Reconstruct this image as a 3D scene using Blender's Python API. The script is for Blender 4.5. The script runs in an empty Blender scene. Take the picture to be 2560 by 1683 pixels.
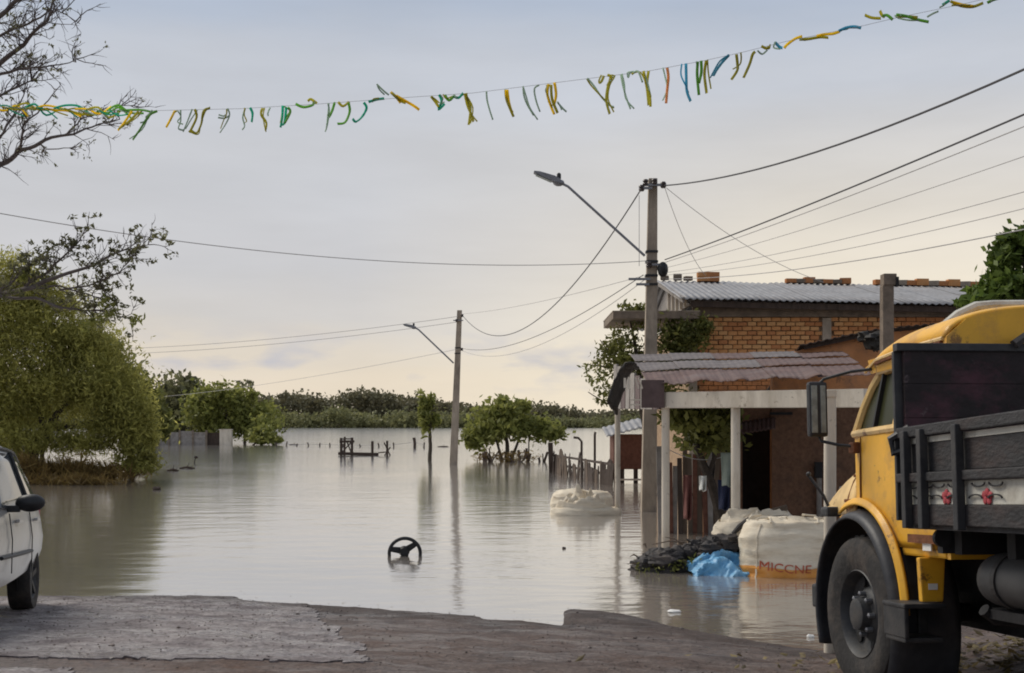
import bpy, bmesh, math, random
import numpy as np
from mathutils import Vector, Matrix, Euler, noise

R = math.radians
sc = bpy.context.scene

# ------------------------------------------------------------------ camera, sky, sun
cam_data = bpy.data.cameras.new('camera')
cam = bpy.data.objects.new('camera', cam_data)
sc.collection.objects.link(cam)
sc.camera = cam
CAMZ = 2.0
cam.location = (0, 0, CAMZ)
cam.rotation_euler = (R(90), 0, 0)
cam_data.sensor_width = 36.0
cam_data.lens = 36.0 * 3000 / 2560
cam_data.shift_y = (1060 - 841.5) / 2560
cam_data.clip_start = 0.1
cam_data.clip_end = 6000

SUN_AZ, SUN_EL = R(-52), R(46)      # seen from the camera: to the left and in front
world = bpy.data.worlds.new('World')
sc.world = world
world.use_nodes = True
wn, wl = world.node_tree.nodes, world.node_tree.links
wn.clear()


def wnode(t, **kw):
    n = wn.new(t)
    for k, v in kw.items():
        setattr(n, k, v)
    return n


def wmath(op, a=None, b=None, c=None, clamp=False):
    n = wn.new('ShaderNodeMath')
    n.operation = op
    n.use_clamp = clamp
    for i, v in enumerate((a, b, c)):
        if v is None:
            continue
        if isinstance(v, (int, float)):
            n.inputs[i].default_value = v
        else:
            wl.new(v, n.inputs[i])
    return n.outputs[0]


def srgb(r, g, b):
    def f(c):
        c /= 255.0
        return c / 12.92 if c <= 0.04045 else ((c + 0.055) / 1.055) ** 2.4
    return (f(r), f(g), f(b), 1.0)


tc = wnode('ShaderNodeTexCoord')
sep = wnode('ShaderNodeSeparateXYZ')
wl.new(tc.outputs['Generated'], sep.inputs[0])
dx, dy, dz = sep.outputs[0], sep.outputs[1], sep.outputs[2]
# soft unevenness of the cloud deck
mp = wnode('ShaderNodeMapping')
mp.inputs['Scale'].default_value = (1.6, 1.6, 7.0)
wl.new(tc.outputs['Generated'], mp.inputs[0])
nz = wnode('ShaderNodeTexNoise')
nz.inputs['Scale'].default_value = 2.2
nz.inputs['Detail'].default_value = 5
nz.inputs['Roughness'].default_value = 0.52
wl.new(mp.outputs[0], nz.inputs[0])
nfac = wmath('SUBTRACT', nz.outputs[0], 0.5)
el = wmath('ADD', dz, wmath('MULTIPLY', nfac, 0.07))
ramp_front = wnode('ShaderNodeValToRGB')
cr = ramp_front.color_ramp
cr.interpolation = 'EASE'
stops = [(0.0, (240, 225, 203)), (0.03, (236, 222, 202)), (0.056, (229, 218, 203)), (0.09, (213, 209, 206)), (0.14, (206, 205, 207)),
         (0.21, (206, 207, 211)), (0.275, (204, 208, 216)), (0.34, (180, 191, 208)), (0.55, (178, 189, 207)), (1.0, (184, 193, 208))]
cr.elements[0].position = stops[0][0]
cr.elements[0].color = srgb(*stops[0][1])
cr.elements[1].position = stops[-1][0]
cr.elements[1].color = srgb(*stops[-1][1])
for p, c in stops[1:-1]:
    e = cr.elements.new(p)
    e.color = srgb(*c)
wl.new(el, ramp_front.inputs[0])
ramp_back = wnode('ShaderNodeValToRGB')
cb = ramp_back.color_ramp
cb.elements[0].color = srgb(206, 206, 208)
cb.elements[1].color = srgb(178, 188, 206)
cb.elements[1].position = 0.5
wl.new(el, ramp_back.inputs[0])
# front half of the horizon carries the warm evening glow, a bit stronger to the right
ffac = wmath('MULTIPLY_ADD', dy, 0.62, 0.44, clamp=True)
mixfb = wnode('ShaderNodeMix', data_type='RGBA')
wl.new(ffac, mixfb.inputs[0])
wl.new(ramp_back.outputs[0], mixfb.inputs[6])
wl.new(ramp_front.outputs[0], mixfb.inputs[7])
glow = wmath('MULTIPLY', wmath('MULTIPLY_ADD', dx, 2.8, 0.36, clamp=True), wmath('MULTIPLY_ADD', dz, -5.5, 1.45, clamp=True))
glow = wmath('MULTIPLY', glow, wmath('MULTIPLY', dy, 1.0, clamp=True))
mixgl = wnode('ShaderNodeMix', data_type='RGBA')
wl.new(glow, mixgl.inputs[0])
wl.new(mixfb.outputs[2], mixgl.inputs[6])
mixgl.inputs[7].default_value = srgb(255, 242, 218)
# darker bluish cloud scraps just above the far trees
mp2 = wnode('ShaderNodeMapping')
mp2.inputs['Scale'].default_value = (9, 9, 30)
wl.new(tc.outputs['Generated'], mp2.inputs[0])
nz2 = wnode('ShaderNodeTexNoise')
nz2.inputs['Scale'].default_value = 1.5
nz2.inputs['Detail'].default_value = 6
wl.new(mp2.outputs[0], nz2.inputs[0])
band = wmath('SUBTRACT', 1.0, wmath('ABSOLUTE', wmath('MULTIPLY', wmath('SUBTRACT', dz, 0.05), 26)), clamp=True)
scrap = wmath('MULTIPLY', wmath('MULTIPLY', wmath('SUBTRACT', nz2.outputs[0], 0.50), 6, clamp=True), band, clamp=True)
scrap = wmath('MULTIPLY', scrap, 0.85)
mixcl = wnode('ShaderNodeMix', data_type='RGBA')
wl.new(scrap, mixcl.inputs[0])
wl.new(mixgl.outputs[2], mixcl.inputs[6])
mixcl.inputs[7].default_value = srgb(198, 197, 205)
# brightness wobble
mp3 = wnode('ShaderNodeMapping')
mp3.inputs['Scale'].default_value = (3.0, 3.0, 16.0)
wl.new(tc.outputs['Generated'], mp3.inputs[0])
nz3 = wnode('ShaderNodeTexNoise')
nz3.inputs['Scale'].default_value = 2.0
nz3.inputs['Detail'].default_value = 7
nz3.inputs['Roughness'].default_value = 0.55
wl.new(mp3.outputs[0], nz3.inputs[0])
bright = wmath('ADD', wmath('MULTIPLY_ADD', nfac, 0.22, 1.0), wmath('MULTIPLY', wmath('SUBTRACT', nz3.outputs[0], 0.5), 0.16))
bmul = wnode('ShaderNodeVectorMath', operation='SCALE')
wl.new(mixcl.outputs[2], bmul.inputs[0])
wl.new(bright, bmul.inputs[3])
bg_cloud = wnode('ShaderNodeBackground')
wl.new(bmul.outputs[0], bg_cloud.inputs[0])
bg_cloud.inputs[1].default_value = 1.0
skyt = wnode('ShaderNodeTexSky', sky_type='NISHITA')
skyt.sun_disc = False
skyt.sun_elevation = SUN_EL
skyt.sun_rotation = SUN_AZ
bg_sky = wnode('ShaderNodeBackground')
wl.new(skyt.outputs[0], bg_sky.inputs[0])
bg_sky.inputs[1].default_value = 0.06
msh = wnode('ShaderNodeMixShader')
msh.inputs[0].default_value = 0.92          # cloud cover over the clear sky
wl.new(bg_sky.outputs[0], msh.inputs[1])
wl.new(bg_cloud.outputs[0], msh.inputs[2])
wout = wnode('ShaderNodeOutputWorld')
wl.new(msh.outputs[0], wout.inputs[0])

sun_data = bpy.data.lights.new('sun', 'SUN')
sun = bpy.data.objects.new('sun', sun_data)
sc.collection.objects.link(sun)
sun_data.energy = 2.8
sun_data.angle = R(28)
sun_data.color = (1.0, 0.93, 0.82)
sdir = Vector((math.sin(SUN_AZ) * math.cos(SUN_EL), math.cos(SUN_AZ) * math.cos(SUN_EL), math.sin(SUN_EL)))
sun.rotation_euler = sdir.to_track_quat('Z', 'Y').to_euler()
sun.location = (-30, 30, 40)

sc.view_settings.view_transform = 'Standard'
sc.view_settings.look = 'None'
sc.view_settings.gamma = 1
sc.view_settings.exposure = 0.0
sc.view_settings.use_curve_mapping = False
sc.render.film_transparent = False
sc.cycles.max_bounces = 8
sc.cycles.transparent_max_bounces = 12
sc.cycles.use_denoising = True
sc.cycles.filter_width = 1.9

# ------------------------------------------------------------------ helpers
RNG = random.Random(7)
F = 3000.0


def at(u, v, d):
    """Point of the place that a photo pixel shows at distance d ahead."""
    return Vector(((u - 1280) * d / F, d, CAMZ + (1060 - v) * d / F))


def gx(u, d):
    return (u - 1280) * d / F


def gz(v, d):
    return CAMZ + (1060 - v) * d / F


def fbm(x, y, z=0.0, o=4):
    return noise.fractal(Vector((x, y, z)), 1.0, 2.0, o)


class MB:
    def __init__(self):
        self.v, self.f = [], []

    def add(self, verts, faces):
        b = len(self.v)
        self.v.extend([tuple(p) for p in verts])
        self.f.extend([tuple(i + b for i in f) for f in faces])
        return self

    def box(self, c, s, rot=None):
        hx, hy, hz = s[0] / 2, s[1] / 2, s[2] / 2
        pts = [Vector((x, y, z)) for x in (-hx, hx) for y in (-hy, hy) for z in (-hz, hz)]
        if rot is not None:
            m = Euler(rot).to_matrix() if not isinstance(rot, Matrix) else rot
            pts = [m @ p for p in pts]
        c = Vector(c)
        return self.add([p + c for p in pts], [(0, 1, 3, 2), (4, 6, 7, 5), (0, 4, 5, 1), (2, 3, 7, 6), (0, 2, 6, 4), (1, 5, 7, 3)])

    def bar(self, a, b, w, h=None, up=(0, 0, 1)):
        a, b = Vector(a), Vector(b)
        h = w if h is None else h
        d = (b - a).normalized()
        up = Vector(up)
        if abs(d.dot(up)) > 0.98:
            up = Vector((0, 1, 0))
        s = d.cross(up).normalized()
        t = s.cross(d).normalized()
        P = []
        for q in (a, b):
            for i, j in ((-1, -1), (1, -1), (1, 1), (-1, 1)):
                P.append(q + s * (i * w / 2) + t * (j * h / 2))
        return self.add(P, [(0, 3, 2, 1), (4, 5, 6, 7), (0, 1, 5, 4), (1, 2, 6, 5), (2, 3, 7, 6), (3, 0, 4, 7)])

    def tube(self, pts, rad, n=8, caps=True):
        pts = [Vector(p) for p in pts]
        if isinstance(rad, (int, float)):
            rad = [rad] * len(pts)
        b = len(self.v)
        ref = None
        for i, p in enumerate(pts):
            d = (pts[min(i + 1, len(pts) - 1)] - pts[max(i - 1, 0)])
            if d.length < 1e-9:
                d = Vector((0, 0, 1))
            d.normalize()
            if ref is None:
                ref = d.orthogonal().normalized()
            ref = (ref - d * ref.dot(d))
            if ref.length < 1e-6:
                ref = d.orthogonal()
            ref.normalize()
            bi = d.cross(ref)
            for k in range(n):
                a = 2 * math.pi * k / n
                self.v.append(tuple(p + (ref * math.cos(a) + bi * math.sin(a)) * rad[i]))
        for i in range(len(pts) - 1):
            for k in range(n):
                k2 = (k + 1) % n
                self.f.append((b + i * n + k, b + i * n + k2, b + (i + 1) * n + k2, b + (i + 1) * n + k))
        if caps:
            self.f.append(tuple(b + k for k in reversed(range(n))))
            e = b + (len(pts) - 1) * n
            self.f.append(tuple(e + k for k in range(n)))
        return self

    def lathe(self, prof, c=(0, 0, 0), axis='z', n=32, a0=0.0, a1=2 * math.pi, rotm=None):
        """prof: (radius, height along the axis)"""
        closed = abs(a1 - a0 - 2 * math.pi) < 1e-6
        m = n if closed else n + 1
        b = len(self.v)
        c = Vector(c)
        for i in range(m):
            a = a0 + (a1 - a0) * i / n
            ca, sa = math.cos(a), math.sin(a)
            for r, h in prof:
                if axis == 'z':
                    p = Vector((r * ca, r * sa, h))
                elif axis == 'x':
                    p = Vector((h, r * ca, r * sa))
                else:
                    p = Vector((r * ca, h, r * sa))
                if rotm is not None:
                    p = rotm @ p
                self.v.append(tuple(p + c))
        k = len(prof)
        for i in range(n):
            i2 = (i + 1) % m
            for j in range(k - 1):
                self.f.append((b + i * k + j, b + i2 * k + j, b + i2 * k + j + 1, b + i * k + j + 1))
        return self

    def prism(self, poly, vec):
        """poly: list of 3D points (planar), extruded by vec"""
        n = len(poly)
        vec = Vector(vec)
        P = [Vector(p) for p in poly]
        Q = [p + vec for p in P]
        fs = [tuple(reversed(range(n))), tuple(range(n, 2 * n))]
        for i in range(n):
            j = (i + 1) % n
            fs.append((i, j, n + j, n + i))
        return self.add(P + Q, fs)

    def grid(self, fn, nu, nv, closed_u=False):
        b = len(self.v)
        mu = nu if closed_u else nu + 1
        for i in range(mu):
            for j in range(nv + 1):
                self.v.append(tuple(fn(i / nu, j / nv)))
        for i in range(nu):
            i2 = (i + 1) % mu
            for j in range(nv):
                self.f.append((b + i * (nv + 1) + j, b + i2 * (nv + 1) + j, b + i2 * (nv + 1) + j + 1, b + i * (nv + 1) + j + 1))
        return self

    def blob(self, c, r, seed=0, n=10, m=7, rough=0.25, fq=1.6):
        c = Vector(c)
        b = len(self.v)
        for j in range(m + 1):
            t = math.pi * j / m
            for i in range(n):
                a = 2 * math.pi * i / n
                d = Vector((math.sin(t) * math.cos(a), math.sin(t) * math.sin(a), math.cos(t)))
                k = 1 + rough * noise.noise(d * fq + Vector((seed * 3.1, seed * 1.7, seed * 0.3)))
                self.v.append(tuple(c + Vector((d.x * r[0] * k, d.y * r[1] * k, d.z * r[2] * k))))
        for j in range(m):
            for i in range(n):
                i2 = (i + 1) % n
                self.f.append((b + j * n + i, b + (j + 1) * n + i, b + (j + 1) * n + i2, b + j * n + i2))
        return self

    def build(self, name, material, parent=None, smooth=False, origin=None, bevel=0.0, solid=0.0, weld=False, subsurf=0):
        me = bpy.data.meshes.new(name)
        vs = self.v
        if origin is not None:
            o = Vector(origin)
            vs = [(p[0] - o.x, p[1] - o.y, p[2] - o.z) for p in vs]
        me.from_pydata(vs, [], self.f)
        if weld or bevel:
            bm = bmesh.new()
            bm.from_mesh(me)
            bmesh.ops.remove_doubles(bm, verts=bm.verts, dist=1e-5)
            bmesh.ops.recalc_face_normals(bm, faces=bm.faces)
            if bevel:
                es = [e for e in bm.edges if len(e.link_faces) == 2 and e.calc_face_angle(0) > 0.6]
                bmesh.ops.bevel(bm, geom=es, offset=bevel, segments=2, affect='EDGES', profile=0.6)
            bm.to_mesh(me)
            bm.free()
        if smooth:
            me.polygons.foreach_set('use_smooth', [True] * len(me.polygons))
            if hasattr(me, 'set_sharp_from_angle'):
                me.set_sharp_from_angle(angle=R(42))
        me.materials.append(material)
        me.update()
        ob = bpy.data.objects.new(name, me)
        sc.collection.objects.link(ob)
        if parent is not None:
            ob.parent = parent
        if solid:
            md = ob.modifiers.new('solid', 'SOLIDIFY')
            md.thickness = solid
            md.offset = 0
        if subsurf:
            md = ob.modifiers.new('sub', 'SUBSURF')
            md.levels = subsurf
            md.render_levels = subsurf
        return ob


def thing(name, label, cat, loc=(0, 0, 0), rot=(0, 0, 0), group=None):
    o = bpy.data.objects.new(name, None)
    sc.collection.objects.link(o)
    o.empty_display_size = 0.2
    o.location = loc
    o.rotation_euler = rot
    return tag(o, label, cat, group)


def tag(o, label, cat=None, group=None, kind=None):
    o['label'] = label
    if cat:
        o['category'] = cat
    if group:
        o['group'] = group
    if kind:
        o['kind'] = kind
    return o


def struct(o, label=None):
    o['kind'] = 'structure'
    if label:
        o['label'] = label
    return o


# ------------------------------------------------------------------ materials
def newmat(name):
    m = bpy.data.materials.new(name)
    m.use_nodes = True
    nt = m.node_tree
    b = nt.nodes['Principled BSDF']
    return m, nt, b


def pbr(name, col, rough=0.75, var=0.25, scale=6.0, bump=0.15, bscale=None, metal=0.0, spec=0.35, dirt=None, dirtamt=0.5,
        dscale=2.0, stretch=(1, 1, 1), coat=0.0, detail=6, dist=0.02, spots=None):
    m, nt, b = newmat(name)
    N, L = nt.nodes, nt.links
    tcn = N.new('ShaderNodeTexCoord')
    mpn = N.new('ShaderNodeMapping')
    mpn.inputs['Scale'].default_value = stretch
    L.new(tcn.outputs['Object'], mpn.inputs[0])
    n1 = N.new('ShaderNodeTexNoise')
    n1.inputs['Scale'].default_value = scale
    n1.inputs['Detail'].default_value = detail
    n1.inputs['Roughness'].default_value = 0.65
    L.new(mpn.outputs[0], n1.inputs[0])
    r = N.new('ShaderNodeValToRGB')
    lo = [max(0, c * (1 - var)) for c in col[:3]] + [1]
    hi = [min(1, c * (1 + var)) for c in col[:3]] + [1]
    r.color_ramp.elements[0].position = 0.28
    r.color_ramp.elements[1].position = 0.72
    r.color_ramp.elements[0].color = lo
    r.color_ramp.elements[1].color = hi
    L.new(n1.outputs[0], r.inputs[0])
    out = r.outputs[0]
    if dirt is not None:
        n2 = N.new('ShaderNodeTexNoise')
        n2.inputs['Scale'].default_value = dscale
        n2.inputs['Detail'].default_value = 8
        n2.inputs['Roughness'].default_value = 0.7
        L.new(mpn.outputs[0], n2.inputs[0])
        r2 = N.new('ShaderNodeValToRGB')
        r2.color_ramp.elements[0].position = 0.48
        r2.color_ramp.elements[1].position = 0.66
        r2.color_ramp.elements[0].color = (0, 0, 0, 1)
        r2.color_ramp.elements[1].color = (dirtamt, dirtamt, dirtamt, 1)
        L.new(n2.outputs[0], r2.inputs[0])
        mx = N.new('ShaderNodeMix')
        mx.data_type = 'RGBA'
        L.new(r2.outputs[0], mx.inputs[0])
        L.new(out, mx.inputs[6])
        mx.inputs[7].default_value = (*dirt[:3], 1)
        out = mx.outputs[2]
    if spots is not None:
        sc_, s_scale, s_at, s_amt = spots
        n4 = N.new('ShaderNodeTexNoise')
        n4.inputs['Scale'].default_value = s_scale
        n4.inputs['Detail'].default_value = 9
        n4.inputs['Roughness'].default_value = 0.72
        L.new(tcn.outputs['Object'], n4.inputs[0])
        r4 = N.new('ShaderNodeValToRGB')
        r4.color_ramp.elements[0].position = s_at
        r4.color_ramp.elements[1].position = s_at + 0.04
        r4.color_ramp.elements[0].color = (0, 0, 0, 1)
        r4.color_ramp.elements[1].color = (s_amt, s_amt, s_amt, 1)
        L.new(n4.outputs[0], r4.inputs[0])
        mx4 = N.new('ShaderNodeMix')
        mx4.data_type = 'RGBA'
        L.new(r4.outputs[0], mx4.inputs[0])
        L.new(out, mx4.inputs[6])
        mx4.inputs[7].default_value = (*sc_, 1)
        out = mx4.outputs[2]
    L.new(out, b.inputs['Base Color'])
    b.inputs['Roughness'].default_value = rough
    b.inputs['Metallic'].default_value = metal
    b.inputs['Specular IOR Level'].default_value = spec
    if coat:
        b.inputs['Coat Weight'].default_value = coat
        b.inputs['Coat Roughness'].default_value = 0.15
    if bump:
        n3 = N.new('ShaderNodeTexNoise')
        n3.inputs['Scale'].default_value = bscale or scale * 4
        n3.inputs['Detail'].default_value = 6
        L.new(mpn.outputs[0], n3.inputs[0])
        bp = N.new('ShaderNodeBump')
        bp.inputs['Strength'].default_value = bump
        bp.inputs['Distance'].default_value = dist
        L.new(n3.outputs[0], bp.inputs['Height'])
        L.new(bp.outputs[0], b.inputs['Normal'])
    return m


def leafmat(name, c1, c2, trans=0.35):
    m, nt, b = newmat(name)
    N, L = nt.nodes, nt.links
    g = N.new('ShaderNodeNewGeometry')
    r = N.new('ShaderNodeValToRGB')
    r.color_ramp.elements[0].color = (*c1, 1)
    r.color_ramp.elements[1].color = (*c2, 1)
    L.new(g.outputs['Random Per Island'], r.inputs[0])
    tcn = N.new('ShaderNodeTexCoord')
    n1 = N.new('ShaderNodeTexNoise')
    n1.inputs['Scale'].default_value = 0.9
    n1.inputs['Detail'].default_value = 3
    L.new(tcn.outputs['Object'], n1.inputs[0])
    hv = N.new('ShaderNodeHueSaturation')
    mr = N.new('ShaderNodeMapRange')
    mr.inputs['From Min'].default_value = 0.3
    mr.inputs['From Max'].default_value = 0.7
    mr.inputs['To Min'].default_value = 0.65
    mr.inputs['To Max'].default_value = 1.35
    L.new(n1.outputs[0], mr.inputs['Value'])
    L.new(mr.outputs[0], hv.inputs['Value'])
    L.new(r.outputs[0], hv.inputs['Color'])
    L.new(hv.outputs[0], b.inputs['Base Color'])
    b.inputs['Roughness'].default_value = 0.6
    b.inputs['Specular IOR Level'].default_value = 0.25
    tr = N.new('ShaderNodeBsdfTranslucent')
    L.new(hv.outputs[0], tr.inputs[0])
    ms = N.new('ShaderNodeMixShader')
    ms.inputs[0].default_value = trans
    L.new(b.outputs[0], ms.inputs[1])
    L.new(tr.outputs[0], ms.inputs[2])
    L.new(ms.outputs[0], nt.nodes['Material Output'].inputs[0])
    return m


def glassmat(name, col=(0.02, 0.025, 0.02), rough=0.08, alpha=1.0):
    m, nt, b = newmat(name)
    b.inputs['Base Color'].default_value = (*col, 1)
    b.inputs['Roughness'].default_value = rough
    b.inputs['Specular IOR Level'].default_value = 0.6
    b.inputs['Alpha'].default_value = alpha
    return m


M = {}
M['concrete'] = pbr('concrete', (0.33, 0.27, 0.205), 0.9, 0.28, 5, 0.35, dirt=(0.10, 0.08, 0.065), dirtamt=0.6, dscale=1.6, stretch=(1, 1, 0.35))
M['concrete_dark'] = pbr('concrete_dark', (0.20, 0.155, 0.115), 0.9, 0.3, 5, 0.3, dirt=(0.06, 0.05, 0.04), dirtamt=0.6)
M['cream_paint'] = pbr('cream_paint', (0.60, 0.53, 0.43), 0.8, 0.12, 4, 0.12, dirt=(0.30, 0.24, 0.17), dirtamt=0.55, dscale=2.5, stretch=(1, 1, 0.3), spots=((0.2, 0.15, 0.1), 6, 0.6, 0.6))
M['steel'] = pbr('steel', (0.20, 0.20, 0.21), 0.5, 0.2, 10, 0.05, metal=0.5)
M['wire'] = pbr('wire', (0.06, 0.057, 0.06), 0.6, 0.2, 10, 0)
M['wire_thin'] = pbr('wire_thin', (0.36, 0.345, 0.33), 0.6, 0.2, 10, 0)
M['black_plastic'] = pbr('black_plastic', (0.016, 0.016, 0.017), 0.5, 0.3, 12, 0.1)
M['porcelain'] = pbr('porcelain', (0.06, 0.045, 0.04), 0.35, 0.2, 8, 0)
M['truck_yellow'] = pbr('truck_yellow', (0.74, 0.385, 0.026), 0.48, 0.14, 3, 0.06, coat=0.12, dirt=(0.44, 0.225, 0.06), dirtamt=0.75, dscale=3.5, spots=((0.12, 0.05, 0.02), 4.5, 0.60, 0.8))
M['truck_cream_lit'] = pbr('truck_cream_lit', (0.74, 0.50, 0.20), 0.5, 0.12, 3, 0.04, coat=0.2, dirt=(0.35, 0.22, 0.1), dirtamt=0.5, dscale=4, spots=((0.14, 0.055, 0.025), 5.5, 0.61, 0.85))  # bonnet's yellow paled to cream: bright horizon light put into its colour
M['rust'] = pbr('rust', (0.16, 0.06, 0.025), 0.9, 0.4, 14, 0.3)
M['truck_black'] = pbr('truck_black', (0.032, 0.032, 0.034), 0.55, 0.35, 6, 0.15, dirt=(0.07, 0.06, 0.05), dirtamt=0.5, dscale=3)
M['bed_wood_black'] = pbr('bed_wood_black', (0.030, 0.029, 0.030), 0.7, 0.4, 5, 0.4, dirt=(0.055, 0.035, 0.03), dirtamt=0.7, dscale=2.2, stretch=(0.3, 1, 2.5))
M['headboard'] = pbr('headboard', (0.022, 0.016, 0.016), 0.8, 0.4, 4, 0.4, dirt=(0.085, 0.032, 0.042), dirtamt=0.8, dscale=3.2, stretch=(1, 1, 1.4), spots=((0.13, 0.10, 0.10), 9, 0.63, 0.6))
M['fender'] = pbr('fender', (0.028, 0.029, 0.033), 0.5, 0.3, 5, 0.1, dirt=(0.09, 0.08, 0.075), dirtamt=0.5, dscale=3)
M['rubber'] = pbr('rubber', (0.026, 0.024, 0.023), 0.8, 0.3, 6, 0.3, dirt=(0.09, 0.07, 0.055), dirtamt=0.65, dscale=3)
M['rim'] = pbr('rim', (0.035, 0.036, 0.038), 0.55, 0.35, 6, 0.1, dirt=(0.09, 0.075, 0.06), dirtamt=0.5, dscale=5)
M['chassis'] = pbr('chassis', (0.018, 0.017, 0.017), 0.8, 0.4, 6, 0.2)
M['tank'] = pbr('tank', (0.07, 0.068, 0.066), 0.55, 0.35, 4, 0.1, dirt=(0.03, 0.027, 0.025), dirtamt=0.6)
M['white_paint'] = pbr('white_paint', (0.55, 0.53, 0.46), 0.6, 0.12, 6, 0.08, dirt=(0.22, 0.18, 0.14), dirtamt=0.6, dscale=5)
M['sticker'] = pbr('sticker', (0.75, 0.73, 0.68), 0.5, 0.05, 6, 0)
M['sticker_red'] = pbr('sticker_red', (0.36, 0.05, 0.06), 0.6, 0.25, 10, 0)
M['scroll_black'] = pbr('scroll_black', (0.03, 0.028, 0.028), 0.6, 0.2, 8, 0)
M['glass_dark'] = glassmat('glass_dark', (0.015, 0.018, 0.016), 0.06)
M['glass_green'] = glassmat('glass_green', (0.035, 0.037, 0.016), 0.3)
M['glass_green'].node_tree.nodes['Principled BSDF'].inputs['Specular IOR Level'].default_value = 0.2
M['mirror_glass'] = pbr('mirror_glass', (0.26, 0.28, 0.26), 0.5, 0.4, 14, 0, metal=0.15)
M['silver'] = pbr('silver', (0.44, 0.435, 0.425), 0.35, 0.06, 3, 0.0, metal=0.35, coat=0.4, dirt=(0.36, 0.32, 0.28), dirtamt=0.5, dscale=2.4, spots=((0.25, 0.21, 0.17), 7, 0.62, 0.5))
M['car_glass'] = glassmat('car_glass', (0.10, 0.11, 0.12), 0.05)
M['alloy'] = pbr('alloy', (0.4, 0.4, 0.4), 0.4, 0.1, 8, 0, metal=0.6)
M['brick'] = pbr('brick', (0.55, 0.245, 0.085), 0.85, 0.32, 7, 0.25, dirt=(0.36, 0.22, 0.11), dirtamt=0.6, dscale=3)
M['brick2'] = pbr('brick2', (0.60, 0.32, 0.13), 0.85, 0.28, 7, 0.25, dirt=(0.3, 0.14, 0.06), dirtamt=0.5, dscale=3)
M['brick3'] = pbr('brick3', (0.46, 0.185, 0.065), 0.85, 0.3, 7, 0.25, dirt=(0.2, 0.11, 0.06), dirtamt=0.5, dscale=3)
M['mortar'] = pbr('mortar', (0.30, 0.20, 0.12), 0.95, 0.25, 8, 0.4)
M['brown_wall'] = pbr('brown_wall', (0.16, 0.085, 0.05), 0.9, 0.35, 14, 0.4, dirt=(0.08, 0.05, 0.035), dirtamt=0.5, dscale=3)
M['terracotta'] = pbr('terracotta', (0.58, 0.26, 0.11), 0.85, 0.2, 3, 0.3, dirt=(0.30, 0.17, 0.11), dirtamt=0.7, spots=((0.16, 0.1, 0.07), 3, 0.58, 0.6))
M['dark_brick'] = pbr('dark_brick', (0.13, 0.055, 0.035), 0.9, 0.35, 9, 0.3)
M['tin'] = pbr('tin', (0.245, 0.24, 0.24), 0.55, 0.25, 2.2, 0.05, metal=0.25, dirt=(0.22, 0.20, 0.19), dirtamt=0.6, dscale=1.4)
M['porch_sheet'] = pbr('porch_sheet', (0.115, 0.068, 0.058), 0.8, 0.3, 3, 0.12, dirt=(0.16, 0.13, 0.12), dirtamt=0.55, dscale=1.2)
M['porch_sheet_grey'] = pbr('porch_sheet_grey', (0.15, 0.13, 0.125), 0.85, 0.3, 3, 0.12, dirt=(0.11, 0.085, 0.08), dirtamt=0.6, dscale=1.6)
M['old_wood'] = pbr('old_wood', (0.115, 0.082, 0.058), 0.9, 0.4, 6, 0.5, dirt=(0.04, 0.03, 0.022), dirtamt=0.6, dscale=3, stretch=(2, 2, 0.3))
M['old_wood_dark'] = pbr('old_wood_dark', (0.06, 0.042, 0.032), 0.9, 0.4, 6, 0.5, stretch=(2, 2, 0.3))
M['grey_board'] = pbr('grey_board', (0.26, 0.235, 0.21), 0.85, 0.25, 5, 0.25, dirt=(0.10, 0.075, 0.06), dirtamt=0.6)
M['plum_board'] = pbr('plum_board', (0.11, 0.075, 0.07), 0.85, 0.25, 5, 0.25)
M['bulk_white'] = pbr('bulk_white', (0.66, 0.58, 0.45), 0.85, 0.14, 3, 0.35, bscale=30, dirt=(0.42, 0.33, 0.22), dirtamt=0.65, dscale=2.4, stretch=(0.6, 0.6, 3))
M['bulk_orange'] = pbr('bulk_orange', (0.62, 0.27, 0.06), 0.85, 0.18, 4, 0.2, dirt=(0.48, 0.33, 0.2), dirtamt=0.5, dscale=4)
M['letter_red'] = pbr('letter_red', (0.42, 0.09, 0.045), 0.8, 0.3, 9, 0)
M['letter_pink'] = pbr('letter_pink', (0.55, 0.12, 0.16), 0.8, 0.3, 9, 0)
M['blue_tarp'] = pbr('blue_tarp', (0.13, 0.34, 0.54), 0.5, 0.3, 4, 0.25, bscale=9, dirt=(0.32, 0.45, 0.52), dirtamt=0.5, dscale=3)
M['black_bag'] = pbr('black_bag', (0.034, 0.030, 0.029), 0.72, 0.5, 6, 0.5, dirt=(0.11, 0.088, 0.074), dirtamt=0.7, dscale=4)
M['dark_tarp'] = pbr('dark_tarp', (0.035, 0.03, 0.024), 0.7, 0.4, 5, 0.3)
M['bark'] = pbr('bark', (0.055, 0.042, 0.032), 0.95, 0.4, 8, 0.5)
M['bark_far'] = pbr('bark_far', (0.07, 0.055, 0.04), 0.95, 0.3, 8, 0.3)
M['twig'] = pbr('twig', (0.12, 0.098, 0.088), 0.95, 0.3, 8, 0)
M['leaf_willow'] = leafmat('leaf_willow', (0.22, 0.215, 0.050), (0.42, 0.39, 0.11), 0.5)
M['leaf_green'] = leafmat('leaf_green', (0.14, 0.155, 0.035), (0.29, 0.29, 0.08), 0.45)
M['leaf_dark'] = leafmat('leaf_dark', (0.10, 0.108, 0.028), (0.21, 0.21, 0.055), 0.42)
M['leaf_grey'] = leafmat('leaf_grey', (0.09, 0.09, 0.045), (0.20, 0.195, 0.09), 0.4)
M['leaf_far_dark'] = leafmat('leaf_far_dark', (0.13, 0.118, 0.068), (0.20, 0.18, 0.10), 0.3)
M['leaf_far'] = leafmat('leaf_far', (0.165, 0.165, 0.075), (0.25, 0.245, 0.11), 0.35)
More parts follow.
